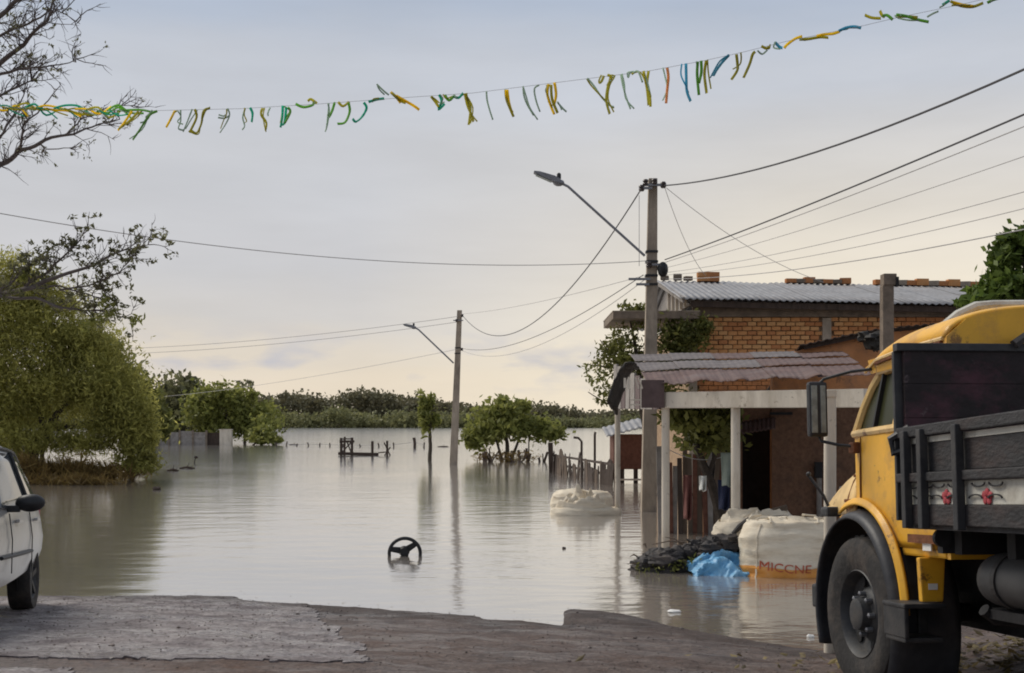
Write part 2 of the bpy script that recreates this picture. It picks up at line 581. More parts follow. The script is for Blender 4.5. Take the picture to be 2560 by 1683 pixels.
M['leaf_glossy'] = leafmat('leaf_glossy', (0.05, 0.08, 0.014), (0.14, 0.19, 0.04), 0.38)
M['reed'] = leafmat('reed', (0.12, 0.070, 0.022), (0.25, 0.17, 0.05), 0.25)
M['litter'] = leafmat('litter', (0.07, 0.05, 0.02), (0.26, 0.20, 0.08), 0.2)
for nm, c in (('yellow', (0.62, 0.45, 0.03)), ('green', (0.16, 0.30, 0.08)), ('teal', (0.05, 0.33, 0.24)), ('olive', (0.33, 0.31, 0.06)),
              ('blue', (0.10, 0.30, 0.38)), ('red', (0.42, 0.24, 0.12)), ('greygreen', (0.30, 0.36, 0.30))):
    M['ribbon_' + nm] = leafmat('ribbon_' + nm, tuple(min(1, x * 1.3) for x in c), tuple(min(1, x * 1.8) for x in c), 0.72)
for nm, c in (('cloth_white', (0.6, 0.6, 0.56)), ('cloth_green', (0.24, 0.28, 0.24)), ('cloth_red', (0.14, 0.055, 0.045)), ('cloth_blue', (0.02, 0.026, 0.06))):
    M[nm] = pbr(nm, c, 0.9, 0.15, 6, 0.1)


def watermat():
    m, nt, b = newmat('water')
    N, L = nt.nodes, nt.links
    N.remove(b)
    tcn = N.new('ShaderNodeTexCoord')

    def nzn(scale, stretch, detail=3, rough=0.5, off=0.0):
        mpn = N.new('ShaderNodeMapping')
        mpn.inputs['Scale'].default_value = stretch
        mpn.inputs['Location'].default_value = (off, off, 0)
        L.new(tcn.outputs['Object'], mpn.inputs[0])
        n = N.new('ShaderNodeTexNoise')
        n.inputs['Scale'].default_value = scale
        n.inputs['Detail'].default_value = detail
        n.inputs['Roughness'].default_value = rough
        L.new(mpn.outputs[0], n.inputs[0])
        return n.outputs[0]
    a = nzn(1.0, (0.9, 1.6, 1), 2)
    c = nzn(1.0, (4.5, 8.0, 1), 2, off=4.0)
    patch = nzn(1.0, (0.10, 0.16, 1), 3, off=11.0)
    mr = N.new('ShaderNodeMapRange')
    mr.inputs['From Min'].default_value = 0.35
    mr.inputs['From Max'].default_value = 0.68
    mr.inputs['To Min'].default_value = 0.15
    mr.inputs['To Max'].default_value = 1.0
    L.new(patch, mr.inputs['Value'])
    b1 = N.new('ShaderNodeBump')
    b1.inputs['Strength'].default_value = 1.0
    b1.inputs['Distance'].default_value = 0.013
    L.new(a, b1.inputs['Height'])
    b2 = N.new('ShaderNodeBump')
    b2.inputs['Distance'].default_value = 0.0065
    L.new(mr.outputs[0], b2.inputs['Strength'])
    L.new(c, b2.inputs['Height'])
    L.new(b1.outputs[0], b2.inputs['Normal'])
    gl = N.new('ShaderNodeBsdfGlossy')
    gl.inputs['Color'].default_value = (0.97, 0.97, 0.97, 1)
    gl.inputs['Roughness'].default_value = 0.11
    L.new(b2.outputs[0], gl.inputs['Normal'])
    df = N.new('ShaderNodeBsdfDiffuse')
    df.inputs['Color'].default_value = (0.28, 0.24, 0.20, 1)
    fr = N.new('ShaderNodeFresnel')
    fr.inputs['IOR'].default_value = 1.33
    L.new(b1.outputs[0], fr.inputs['Normal'])
    pw = N.new('ShaderNodeMath')
    pw.operation = 'POWER'
    L.new(fr.outputs[0], pw.inputs[0])
    pw.inputs[1].default_value = 0.36
    ms = N.new('ShaderNodeMixShader')
    L.new(pw.outputs[0], ms.inputs[0])
    L.new(df.outputs[0], ms.inputs[1])
    L.new(gl.outputs[0], ms.inputs[2])
    L.new(ms.outputs[0], N['Material Output'].inputs[0])
    return m


def groundmat(name, c_a, c_b, c_c, wet=0.5):
    m, nt, b = newmat(name)
    N, L = nt.nodes, nt.links
    tcn = N.new('ShaderNodeTexCoord')

    def nzn(scale, detail=6, rough=0.6, stretch=(1, 1, 1)):
        mpn = N.new('ShaderNodeMapping')
        mpn.inputs['Scale'].default_value = stretch
        L.new(tcn.outputs['Object'], mpn.inputs[0])
        n = N.new('ShaderNodeTexNoise')
        n.inputs['Scale'].default_value = scale
        n.inputs['Detail'].default_value = detail
        n.inputs['Roughness'].default_value = rough
        L.new(mpn.outputs[0], n.inputs[0])
        return n.outputs[0]

    def ramp(x, p0, p1, a=(0, 0, 0, 1), bb=(1, 1, 1, 1)):
        r = N.new('ShaderNodeValToRGB')
        r.color_ramp.elements[0].position = p0
        r.color_ramp.elements[1].position = p1
        r.color_ramp.elements[0].color = a
        r.color_ramp.elements[1].color = bb
        L.new(x, r.inputs[0])
        return r.outputs[0]

    def mix(f, a, bb):
        mx = N.new('ShaderNodeMix')
        mx.data_type = 'RGBA'
        L.new(f, mx.inputs[0])
        for i, q in ((6, a), (7, bb)):
            if isinstance(q, tuple):
                mx.inputs[i].default_value = (*q[:3], 1)
            else:
                L.new(q, mx.inputs[i])
        return mx.outputs[2]
    big = ramp(nzn(0.55, 5, 0.6, (1, 0.7, 1)), 0.42, 0.62)
    mid = ramp(nzn(3.2, 6, 0.7), 0.4, 0.64)
    fine = nzn(24, 6, 0.8)
    col = mix(mid, mix(big, c_a, c_b), c_c)
    sp = ramp(fine, 0.34, 0.66, (0.40, 0.38, 0.37, 1), (1.6, 1.6, 1.6, 1))
    mul = N.new('ShaderNodeMix')
    mul.data_type = 'RGBA'
    mul.blend_type = 'MULTIPLY'
    mul.inputs[0].default_value = 1.0
    L.new(col, mul.inputs[6])
    L.new(sp, mul.inputs[7])
    # soaked margin along the waterline: wet earth is darker and shinier
    sx = N.new('ShaderNodeSeparateXYZ')
    L.new(tcn.outputs['Object'], sx.inputs[0])
    zw = N.new('ShaderNodeMath')
    zw.operation = 'MULTIPLY_ADD'
    L.new(nzn(2.5, 5, 0.6), zw.inputs[0])
    zw.inputs[1].default_value = -0.09
    L.new(sx.outputs[2], zw.inputs[2])
    soak = ramp(zw.outputs[0], 0.0, 0.045)
    dk = mix(soak, (0.5, 0.47, 0.45), (1.0, 1.0, 1.0))
    mul2 = N.new('ShaderNodeMix')
    mul2.data_type = 'RGBA'
    mul2.blend_type = 'MULTIPLY'
    mul2.inputs[0].default_value = 1.0
    L.new(mul.outputs[2], mul2.inputs[6])
    L.new(dk, mul2.inputs[7])
    L.new(mul2.outputs[2], b.inputs['Base Color'])
    wetn = ramp(nzn(1.5, 7, 0.7, (0.55, 1.5, 1)), 0.47, 0.60)
    mr = N.new('ShaderNodeMapRange')
    mr.inputs['To Min'].default_value = 0.80
    mr.inputs['To Max'].default_value = 0.74 - wet
    L.new(wetn, mr.inputs['Value'])
    L.new(mr.outputs[0], b.inputs['Roughness'])
    b.inputs['Specular IOR Level'].default_value = 0.45
    bp = N.new('ShaderNodeBump')
    bp.inputs['Strength'].default_value = 0.9
    bp.inputs['Distance'].default_value = 0.03
    add = N.new('ShaderNodeMath')
    add.operation = 'MULTIPLY_ADD'
    L.new(nzn(9, 6, 0.7), add.inputs[0])
    add.inputs[1].default_value = 1.6
    L.new(fine, add.inputs[2])
    L.new(add.outputs[0], bp.inputs['Height'])
    L.new(bp.outputs[0], b.inputs['Normal'])
    return m


M['water'] = watermat()
M['dirt'] = groundmat('dirt', (0.064, 0.045, 0.039), (0.098, 0.052, 0.032), (0.140, 0.105, 0.088), 0.46)
M['asphalt'] = groundmat('asphalt', (0.115, 0.092, 0.092), (0.20, 0.168, 0.163), (0.34, 0.305, 0.29), 0.60)
M['stone'] = leafmat('stone', (0.07, 0.053, 0.046), (0.22, 0.18, 0.155), 0.0)

# ------------------------------------------------------------------ ground and water
LEFT_CURVE = [(-900, 1488), (-200, 1489), (100, 1490), (420, 1489), (596, 1492), (604, 1503), (800, 1513), (1000, 1525),
              (1180, 1538), (1215, 1549), (1300, 1554), (1430, 1568), (1700, 1568)]
RIGHT_CURVE = [(1100, 1500), (1390, 1523), (1480, 1525), (1560, 1536), (1700, 1568), (1900, 1603), (2060, 1629), (2150, 1636),
               (2260, 1610), (2420, 1560), (2700, 1500), (3400, 1430), (5000, 1380)]


def interp(c, x):
    if x <= c[0][0]:
        return c[0][1]
    for (a, b), (p, q) in zip(c, c[1:]):
        if x <= p:
            return b + (q - b) * (x - a) / (p - a)
    return c[-1][1]


def ground_z(x, y):
    if y > 560:
        return min(1.2, (y - 600) * 0.05)
    d = max(y, 2.2)
    u = 1280 + F * x / d
    v = 1060 + F * CAMZ / d
    if y > 15 and x < 12:
        return max(-1.3, -0.09 * (y - 13.0))

    def slope(curve):
        t = F * CAMZ / (interp(curve, u) - 1060) - y
        if t > 0.04:      # inland the bank evens out
            w = min(220.0, (t - 0.04) * 260)
            t = F * CAMZ / (sum(interp(curve, u + w * q) for q in (-1, -.5, 0, .5, 1)) / 5 - 1060) - y
        if t > 0:
            return t, (0.075 * t if t < 5 else 0.375 + 0.14 * (1 - math.exp(-(t - 5) / 4)))
        return t, 0.075 * t
    tl, zl = slope(LEFT_CURVE)
    tr, zr = slope(RIGHT_CURVE)
    wid = 22 + 420 * max(0.0, min(tl, tr) - 0.05)
    k = min(1.0, max(0.0, (u - 0.78 * (v - 1545) - 1412) / (2 * wid) + 0.5))
    k = k * k * (3 - 2 * k)
    z = zl + (zr - zl) * k
    t = tl + (tr - tl) * k
    n = 0.020 * fbm(x * 1.1, y * 1.1, 0.3, 4) + 0.016 * fbm(x * 5, y * 5, 2.0, 5)
    k = min(1, max(0.25, abs(t) / 0.8))
    return max(-1.3, z + n * k)


def axis_steps(a, fine0, fine1, step, b):
    out = list(np.arange(fine0, fine1 + 1e-6, step))
    s, x = step, fine1
    while x < b:
        s *= 1.35
        x += s
        out.append(x)
    s, x = step, fine0
    while x > a:
        s *= 1.35
        x -= s
        out.insert(0, x)
    return out


XS = axis_steps(-3500, -7.5, 7.5, 0.065, 3500)
YS = axis_steps(-300, 5.0, 15.2, 0.055, 5200)
g = MB()
for x in XS:
    for y in YS:
        g.v.append((x, y, ground_z(x, y)))
ny = len(YS)
for i in range(len(XS) - 1):
    for j in range(ny - 1):
        g.f.append((i * ny + j, (i + 1) * ny + j, (i + 1) * ny + j + 1, i * ny + j + 1))
ground = struct(g.build('ground', M['dirt'], smooth=True), 'muddy dirt and gravel road end sloping into the flood')


# broken asphalt skin on the left of the road end
def in_asphalt(x, y):
    d = y
    z = ground_z(x, y)
    if z < 0.012:
        return False
    u = 1280 + F * x / d
    v = 1060 + F * (CAMZ - z) / d
    n = fbm(x * 2.2, y * 2.2, 7.0, 4)
    if v > 1643 + 14 * (u / 900.0) + 9 * n:
        return u < 180 and v > 1672 + 9 * n
    lim = 770 + (v - 1525) * 1.22 + 42 * n
    if u > lim:
        return False
    return True


asp = MB()
idx = {}
gxs = list(np.arange(-7.0, 0.6, 0.05))
gys = list(np.arange(7.4, 14.2, 0.05))


def aidx(i, j):
    if (i, j) not in idx:
        x, y = gxs[i], gys[j]
        idx[(i, j)] = len(asp.v)
        asp.v.append((x + 0.012 * noise.noise(Vector((x * 9, y * 9, 1))), y, ground_z(x, y) + 0.010 + 0.006 * fbm(x * 4, y * 4, 9, 3)))
    return idx[(i, j)]


for i in range(len(gxs) - 1):
    for j in range(len(gys) - 1):
        if in_asphalt(gxs[i] + 0.025, gys[j] + 0.025):
            asp.f.append((aidx(i, j), aidx(i + 1, j), aidx(i + 1, j + 1), aidx(i, j + 1)))
aob = asp.build('asphalt', M['asphalt'], smooth=False)
bm = bmesh.new()
bm.from_mesh(aob.data)
be = [e for e in bm.edges if len(e.link_faces) == 1]
ret = bmesh.ops.extrude_edge_only(bm, edges=be)
for vv in [q for q in ret['geom'] if isinstance(q, bmesh.types.BMVert)]:
    vv.co.z -= 0.05
bm.to_mesh(aob.data)
bm.free()
struct(aob, 'worn grey asphalt remnant with broken edges')

wm = MB()
wm.add([(-3600, -50, 0), (3600, -50, 0), (3600, 5300, 0), (-3600, 5300, 0)], [(0, 1, 2, 3)])
struct(wm.build('water', M['water']), 'brown flood water covering the street')

# loose stones on the road end
st = MB()
r_ = random.Random(3)
for k in range(2400):
    x, y = r_.uniform(-6, 4.5), r_.uniform(7.0, 13.8)
    z = ground_z(x, y)
    if z < -0.01:
        continue
    s = r_.uniform(0.003, 0.007) * (2.2 if r_.random() < 0.02 else 1)
    st.blob((x, y, z + s * 0.45 + (0.022 if in_asphalt(x, y) else 0)), (s * 1.3, s, s * 0.75), k, 6, 4, 0.5)
tag(st.build('loose_stone', M['stone'], smooth=False), 'loose stones scattered over the road end', 'gravel', kind='stuff')

# flecks of scum and litter floating along the edge
fl = MB()
for k in range(90):
    u = r_.uniform(60, 2040)
    cu = LEFT_CURVE if u < 1410 else RIGHT_CURVE
    v = interp(cu, u) - abs(r_.gauss(0, 9)) - 2 if r_.random() < .85 else r_.uniform(1350, 1500)
    d = 6000 / (v - 1060)
    x = gx(u, d)
    if ground_z(x, d) > -.004:
        continue
    q = r_.uniform(.004, .013)
    a = r_.uniform(0, 6.3)
    c = Vector((x, d, .003))
    dx_, dy_ = Vector((math.cos(a), math.sin(a), 0)) * q * 1.6, Vector((-math.sin(a), math.cos(a), 0)) * q * .6
    fl.add([c - dx_, c - dy_, c + dx_, c + dy_, c + Vector((0, 0, .0015))], [(0, 1, 4), (1, 2, 4), (2, 3, 4), (3, 0, 4)])
tag(fl.build('floating_litter', M['litter']), 'flecks of scum and leaf litter floating along the waterline', 'litter', kind='stuff')

# leaf litter and scraps of rubbish by the truck
lt = MB()
for k in range(900):
    x, y = r_.gauss(4.0, 0.9), r_.gauss(8.9, 0.7)
    z = ground_z(x, y)
    if z < 0:
        continue
    s = r_.uniform(0.02, 0.06)
    m3 = Euler((r_.uniform(-.5, .5), r_.uniform(-.5, .5), r_.uniform(0, 6.3))).to_matrix()
    c = Vector((x, y, z + 0.02 + r_.random() * 0.04))
    lt.add([c + m3 @ Vector(p) for p in ((-s, 0, 0), (0, -s * .5, 0), (s, 0, s * .2), (0, s * .5, 0))], [(0, 1, 2, 3)])
tag(lt.build('leaf_litter', M['litter']), 'dry leaf litter and scraps on the bank beneath the truck', 'leaf litter', kind='stuff')


# ------------------------------------------------------------------ foliage helpers
def leaves(name, mat, parent, clumps, size, seed, origin, aspect=0.5, droop=0.0, flat=0.0, sub=14, spread=0.28, tri=False):
    """clumps: (centre, radii, number of leaves). Leaves gather in sub-clusters near the outside of each ellipsoid."""
    rs = np.random.RandomState(seed)
    V, Fc = [], []
    base = 0
    for c, rad, n in clumps:
        c = np.array(c, float)
        rad = np.array(rad, float)
        d = rs.normal(size=(sub, 3))
        d /= np.linalg.norm(d, axis=1)[:, None]
        cc = d * (rs.uniform(0.35, 1.0, size=(sub, 1)) ** 0.6) * rad * 0.82
        which = rs.randint(0, sub, n)
        k = rs.uniform(0.6, 1.3, sub)
        p = c + cc[which] + rs.normal(size=(n, 3)) * rad * spread * k[which][:, None]
        s = size * rs.uniform(0.6, 1.4, n)
        # leaf axes
        a = rs.normal(size=(n, 3))
        a[:, 2] = a[:, 2] * (1 - flat) - droop * 2.0
        a /= np.linalg.norm(a, axis=1)[:, None]
        b = rs.normal(size=(n, 3))
        b -= a * (a * b).sum(1)[:, None]
        b /= np.linalg.norm(b, axis=1)[:, None]
        a = a * s[:, None]
        b = b * (s * aspect)[:, None]
        q = np.stack([p - a * 0.5, p + b * 0.5, p + a * 0.6, p - b * 0.5], axis=1).reshape(-1, 3)
        V.append(q)
        f = base + np.arange(n * 4).reshape(n, 4)
        Fc.append(f)
        base += n * 4
    V = np.concatenate(V) - np.array(origin, float)
    Fc = np.concatenate(Fc)
    me = bpy.data.meshes.new(name)
    me.vertices.add(len(V))
    me.vertices.foreach_set('co', V.astype(np.float32).ravel())
    me.loops.add(Fc.size)
    me.loops.foreach_set('vertex_index', Fc.astype(np.int32).ravel())
    me.polygons.add(len(Fc))
    me.polygons.foreach_set('loop_start', np.arange(0, Fc.size, 4, dtype=np.int32))
    me.update(calc_edges=True)
    me.validate()
    me.materials.append(mat)
    ob = bpy.data.objects.new(name, me)
    sc.collection.objects.link(ob)
    ob.parent = parent
    if name in ('leaf_tuft', 'brush'):
        ob['kind'] = 'stuff'
    return ob


def limb(mb, a, b, r0, r1, seed, wob=0.08, n=6, sides=6):
    a, b = Vector(a), Vector(b)
    L = (b - a).length
    pts, rr = [], []
    for i in range(n + 1):
        t = i / n
        p = a.lerp(b, t)
        k = math.sin(math.pi * t) * L * wob
        p += Vector((noise.noise(Vector((t * 2.3, seed, 0))), noise.noise(Vector((t * 2.3, seed, 5))), noise.noise(Vector((t * 2.3, seed, 9))))) * k * 1.6
        pts.append(p)
        rr.append(r0 + (r1 - r0) * t)
    mb.tube(pts, rr, sides)
    return pts


def twigs(mb, pts, n, length, seed, r0=0.012, tips=None, depth=2, updir=0.3, side=0.9):
    rs = random.Random(seed)
    for k in range(n):
        i = rs.randint(max(1, len(pts) // 4), len(pts) - 1)
        t = rs.random()
        p = Vector(pts[i - 1]).lerp(Vector(pts[i]), t)
        d = (Vector(pts[i]) - Vector(pts[i - 1])).normalized()
        rv = Vector((rs.gauss(0, 1), rs.gauss(0, 1) * 0.8, rs.gauss(0, 1) + updir))
        rv = (d * 0.9 + rv.normalized() * side).normalized()
        L = length * rs.uniform(0.5, 1.2)
        q = [p]
        dd = rv.copy()
        for s in range(4):
            dd = (dd + Vector((rs.gauss(0, .22), rs.gauss(0, .22), rs.gauss(0.06, .22)))).normalized()
            q.append(q[-1] + dd * L / 4)
        mb.tube(q, [r0 * (1 - 0.18 * s) for s in range(5)], 4, False)
        if depth > 1:
            twigs(mb, q, 4, length * 0.5, rs.randint(0, 10 ** 6), r0 * 0.6, tips, depth - 1, updir, side)
        elif tips is not None:
            tips.append(q[-1])


# ------------------------------------------------------------------ far shore
def far_wood(name, label, mat, prof, d0, d1, n, size, seed, base_v=1068):
    rs = np.random.RandomState(seed)
    cl = []
    us = [p[0] for p in prof]
    for k in range(n):
        u = rs.uniform(us[0], us[-1])
        d = rs.uniform(d0, d1)
        top = interp(prof, u)
        h = gz(top, d)
        zc = rs.uniform(0.05, 1.0) ** 0.6 * h
        r = rs.uniform(2.0, 4.4)
        cl.append(((gx(u, d), d, max(1.0, zc - r * 0.75)), (r * 1.7, r, r * 0.75), 60))
    o = thing(name, label, 'wood', (0, d0, 0))
    ob = leaves('crown_mass', mat, o, cl, size, seed, (0, d0, 0), 0.7, sub=9, spread=0.5)
    ob['kind'] = 'stuff'
    o['kind'] = 'stuff'
    return o


PROF_BACK = [(-1100, 960), (-300, 965), (300, 1000), (560, 985), (640, 990), (720, 978), (800, 990), (860, 985), (900, 972), (960, 976),
             (1020, 988), (1100, 1000), (1180, 1012), (1240, 1020), (1330, 1004), (1400, 1012), (1470, 1030), (1540, 1024), (1640, 1015),
             (2000, 1000), (2600, 985), (3600, 975)]
PROF_FRONT = [(-1100, 1000), (300, 1020), (640, 1040), (700, 1028), (780, 1036), (840, 1012), (900, 1032), (980, 1022), (1060, 1036), (1140, 1024),
              (1240, 1040), (1400, 1042), (1500, 1046), (1600, 1040), (2000, 1030), (2600, 1020), (3600, 1010)]
far_wood('far_wood', 'dark brown-green wood rising along the far shore', M['leaf_far_dark'], PROF_BACK, 640, 690, 2300, 1.9, 11)
far_wood('far_scrub', 'lighter green scrub along the far waterline', M['leaf_far'], PROF_FRONT, 606, 632, 1500, 1.6, 12)


# ------------------------------------------------------------------ mid-distance trees
def bush_tree(name, label, cat, u, d, crown, trunk, mat, size, seed, group=None, aspect=0.55, sub=14, spread=0.26, bark='bark_far'):
    """crown: (u, v, ru_px, rv_px, depth_radius, leaves); trunk: list of px polylines (u, v, radius)"""
    base = Vector((gx(u, d), d, -0.4))
    o = thing(name, label, cat, base, group=group)
    t = MB()
    for pl in trunk:
        pts = [Vector((gx(a, d + dd), d + dd, gz(b, d + dd))) for a, b, _, dd in pl]
        # smooth the polyline
        sm, rr = [], []
        for i in range(len(pts) - 1):
            for s in range(4):
                w = s / 4
                sm.append(pts[i].lerp(pts[i + 1], w) + Vector((fbm(i + w, seed, 1), fbm(i + w, seed, 2), fbm(i + w, seed, 3))) * pl[i][2] * 0.5)
                rr.append(pl[i][2] + (pl[i + 1][2] - pl[i][2]) * w)
        sm.append(pts[-1])
        rr.append(pl[-1][2])
        t.tube(sm, rr, 7)
    t.build('trunk', M[bark], o, smooth=True, origin=base)
    k = d / F
    cl = [((gx(a, d + dd), d + dd, gz(b, d + dd)), (ru * k, rd, rv * k), n) for a, b, ru, rv, rd, n, dd in crown]
    leaves('crown', M[mat], o, cl, size, seed, base, aspect, sub=sub, spread=spread)
    return o


# trees behind the grey panel wall
bush_tree('bushy_tree', 'bright green bushy tree behind the white block by the panel wall', 'tree', 575, 118,
          [(560, 1020, 70, 55, 3, 1500, 0), (630, 1030, 55, 45, 3, 900, 1), (500, 1030, 50, 50, 3, 800, 0), (600, 985, 45, 28, 2, 420, 0), (655, 1068, 45, 34, 2, 500, -3), (540, 1065, 70, 34, 2, 800, 0), (610, 1070, 55, 34, 2, 600, 0), (520, 990, 40, 34, 2, 420, 0), (675, 1040, 40, 34, 2, 420, 1)],
          [[(575, 1112, .22, 0), (570, 1060, .16, 0), (560, 1010, .08, 0)], [(572, 1070, .12, 0), (620, 1020, .06, 0)]], 'leaf_green', 0.45, 21)
bush_tree('bushy_tree', 'grey-green tree standing between the willow and the bright bushy tree', 'tree', 455, 124,
          [(455, 1000, 50, 60, 3, 1200, 0), (430, 1050, 55, 45, 3, 1200, 0), (470, 965, 32, 24, 2, 260, 0), (490, 1040, 50, 50, 3, 900, 1), (405, 985, 45, 50, 2, 800, 1), (380, 1040, 40, 60, 2, 800, 1)],
          [[(455, 1112, .22, 0), (455, 1040, .14, 0), (460, 970, .06, 0)]], 'leaf_grey', 0.6, 22)
bush_tree('bare_topped_tree', 'thin bare-topped tree poking above the bright bushy tree', 'tree', 612, 122,
          [(600, 965, 12, 14, 1, 60, 0), (625, 962, 14, 14, 1, 60, 0)],
          [[(612, 1112, .16, 0), (612, 1000, .10, 0), (604, 955, .06, 0), (586, 952, .03, 0)], [(614, 1000, .08, 0), (624, 950, .03, 0)]], 'leaf_grey', 0.4, 23)
bush_tree('waterside_bush', 'low leaning bush at the right end of the panel wall', 'bush', 650, 112,
          [(650, 1088, 42, 20, 1.5, 700, 0), (690, 1100, 22, 12, 1, 160, 0)],
          [[(630, 1116, .10, 0), (660, 1090, .05, 0), (700, 1100, .03, 0)]], 'leaf_green', 0.42, 24)
bush_tree('waterside_bush', 'dark green bush spilling over the left end of the panel wall', 'bush', 400, 116,
          [(395, 1060, 42, 40, 2, 900, 0), (390, 1095, 30, 18, 1.5, 320, -1)],
          [[(400, 1116, .12, 0), (396, 1070, .06, 0)]], 'leaf_dark', 0.5, 25)

# panel wall and blocks
base = Vector((gx(460, 114), 114, -0.3))
o = thing('panel_wall', 'low grey concrete panel wall standing in the water', 'wall', base)
for i, (u0, u1) in enumerate(((396, 422), (423, 449), (450, 482), (483, 516))):
    d = 114
    p = MB()
    zt = gz(1078 + (i % 2) * 3 - (3 if i < 1 else 0), d)
    p.box(((gx(u0, d) + gx(u1, d)) / 2, d, zt / 2 - 0.2), (gx(u1, d) - gx(u0, d) - 0.05, 0.12, zt + 0.4))
    p.build('panel', M['grey_board'], o, origin=base, bevel=0.02)
for u in (396, 422.5, 449.5, 482.5, 516):
    p = MB()
    p.box((gx(u, 113.9), 113.9, 0.55), (0.16, 0.2, 1.7))
    p.build('post', M['concrete_dark'], o, origin=base)
d = 114
p = MB()
p.box((gx(534, d), d + 0.3, 0.42), (1.25, 0.3, 1.35))
p.box((gx(534, d), d + 0.3, 1.12), (1.3, 0.36, 0.08))
tag(p.build('wooden_gate', M['old_wood_dark'], origin=None, bevel=0.02), 'dark brown wooden gate between the panel wall and the white block', 'gate')
p = MB()
p.box((gx(566, d), d - 0.1, 0.55), (1.15, 0.5, 1.75))
p.box((gx(566, d), d - 0.1, 1.46), (1.22, 0.56, 0.08))
tag(p.build('block_pillar', M['cream_paint'], bevel=0.02), 'whitish block pillar beside the brown gate at the water', 'pillar')

# drowned fence line far out in the water
base = Vector((gx(800, 108), 108, 0))
o = thing('drowned_fence', 'line of drowned fence posts and wire far out in the water', 'fence', base)
rs = random.Random(5)
tops = []
for k, u in enumerate([690, 716, 742, 770, 800, 826, 856, 900, 948, 985, 1036, 1060]):
    d = 108 - (u - 690) * 0.02
    h = rs.uniform(0.18, 0.45) * (1.9 if u == 1036 else 1)
    p = MB()
    x = gx(u, d)
    p.tube([(x, d, -0.5), (x + rs.uniform(-.05, .05), d, h * 0.5), (x + rs.uniform(-.1, .1), d, h)], [0.06 if u != 1036 else 0.13] * 3, 6)
    p.build('fence_post', M['old_wood_dark'], o, origin=base)
    tops.append(Vector((x, d, max(0.06, h * 0.55))))
p = MB()
p.tube(tops, 0.022, 4)
p.build('fence_wire', M['wire_thin'], o, origin=base)

# floating sticks beyond the willow
for k, (u, v, L, lab) in enumerate(((468, 1172, .7, 'dark stick floating right of the willow'), (485, 1158, .45, 'short upright stick in the water right of the willow'),
                                    (432, 1178, .5, 'broken twig floating at the willow edge'), (392, 1225, .22, 'small dark clump floating below the willow'),
                                    (735, 1113, .9, 'dark branch drifting beside the drowned fence'), (1108, 1118, 1.0, 'dark floating log left of the far street lamp pole'))):
    d = 6000 / (v - 1060)
    x = gx(u, d)
    p = MB()
    if 'upright' in lab:
        p.tube([(x, d, -.2), (x + .03, d, .1), (x + .1, d, .3)], [.035, .03, .02], 6)
        p.blob((x + .1, d, .3), (.1, .08, .07), k)
    elif 'clump' in lab:
        p.blob((x, d, .02), (.12, .1, .08), 3, rough=.6)
        p.tube([(x, d, .05), (x + .08, d, .14)], [.02, .008], 5)
    else:
        p.tube([(x - L / 2, d, .02), (x - L * .1, d + .05, .06), (x + L * .2, d, .04), (x + L / 2, d, .02)], [.03, .05, .05, .02], 6)
        p.tube([(x, d, .05), (x + L * .12, d, .28)], [.025, .008], 5)
        p.tube([(x + L * .2, d, .05), (x + L * .4, d + .1, .18)], [.02, .008], 5)
    tag(p.build('drift_stick' if 'clump' not in lab else 'drift_clump', M['old_wood_dark'], smooth=True), lab, 'driftwood')

# half-drowned wooden frame in the water
d = 76
base = Vector((gx(895, d), d, 0))
o = thing('landing_frame', 'half-drowned dark wooden landing frame with posts and rails', 'wooden frame', base)
k = d / F


def fr(name, *bars):
    p = MB()
    for (u0, v0, u1, v1, w) in bars:
        p.bar((gx(u0, d), d, gz(v0, d)), (gx(u1, d), d, gz(v1, d)), w * k, max(0.07, w * k * 0.8))
    return p.build(name, M['old_wood_dark'], o, origin=base)


fr('beam', (846, 1134, 946, 1136, 9))
fr('post', (853, 1150, 853, 1095, 6))
fr('post', (861, 1140, 862, 1092, 5))
fr('post', (880, 1150, 880, 1094, 6))
fr('post', (931, 1150, 931, 1103, 6))
fr('rail', (849, 1104, 886, 1104, 7))
fr('rail', (850, 1098, 884, 1097, 3))
fr('brace', (856, 1130, 878, 1106, 3))
fr('brace', (878, 1132, 868, 1106, 3))
base = Vector((gx(968, 76), 76, 0))
o = thing('wooden_stake', 'crooked wooden stake with crossed sticks right of the landing frame', 'stake', base)
fr('post', (968, 1150, 968, 1102, 5))
fr('brace', (960, 1106, 976, 1140, 3))
fr('brace', (976, 1118, 958, 1144, 3))
fr('rail', (946, 1132, 968, 1130, 3))

# slim young tree
bush_tree('slim_tree', 'slim young tree with dark trunk left of the far street lamp pole', 'tree', 1074, 66,
          [(1066, 1040, 20, 40, .6, 420, 0), (1055, 1000, 10, 26, .4, 130, 0), (1078, 1010, 14, 26, .4, 160, 0), (1085, 1050, 16, 18, .4, 150, 0)],
          [[(1074, 1165, .12, 0), (1076, 1110, .10, 0), (1074, 1070, .08, 0), (1060, 985, .02, 0)], [(1075, 1080, .06, 0), (1084, 1010, .02, 0)]],
          'leaf_green', 0.34, 31, aspect=0.35)
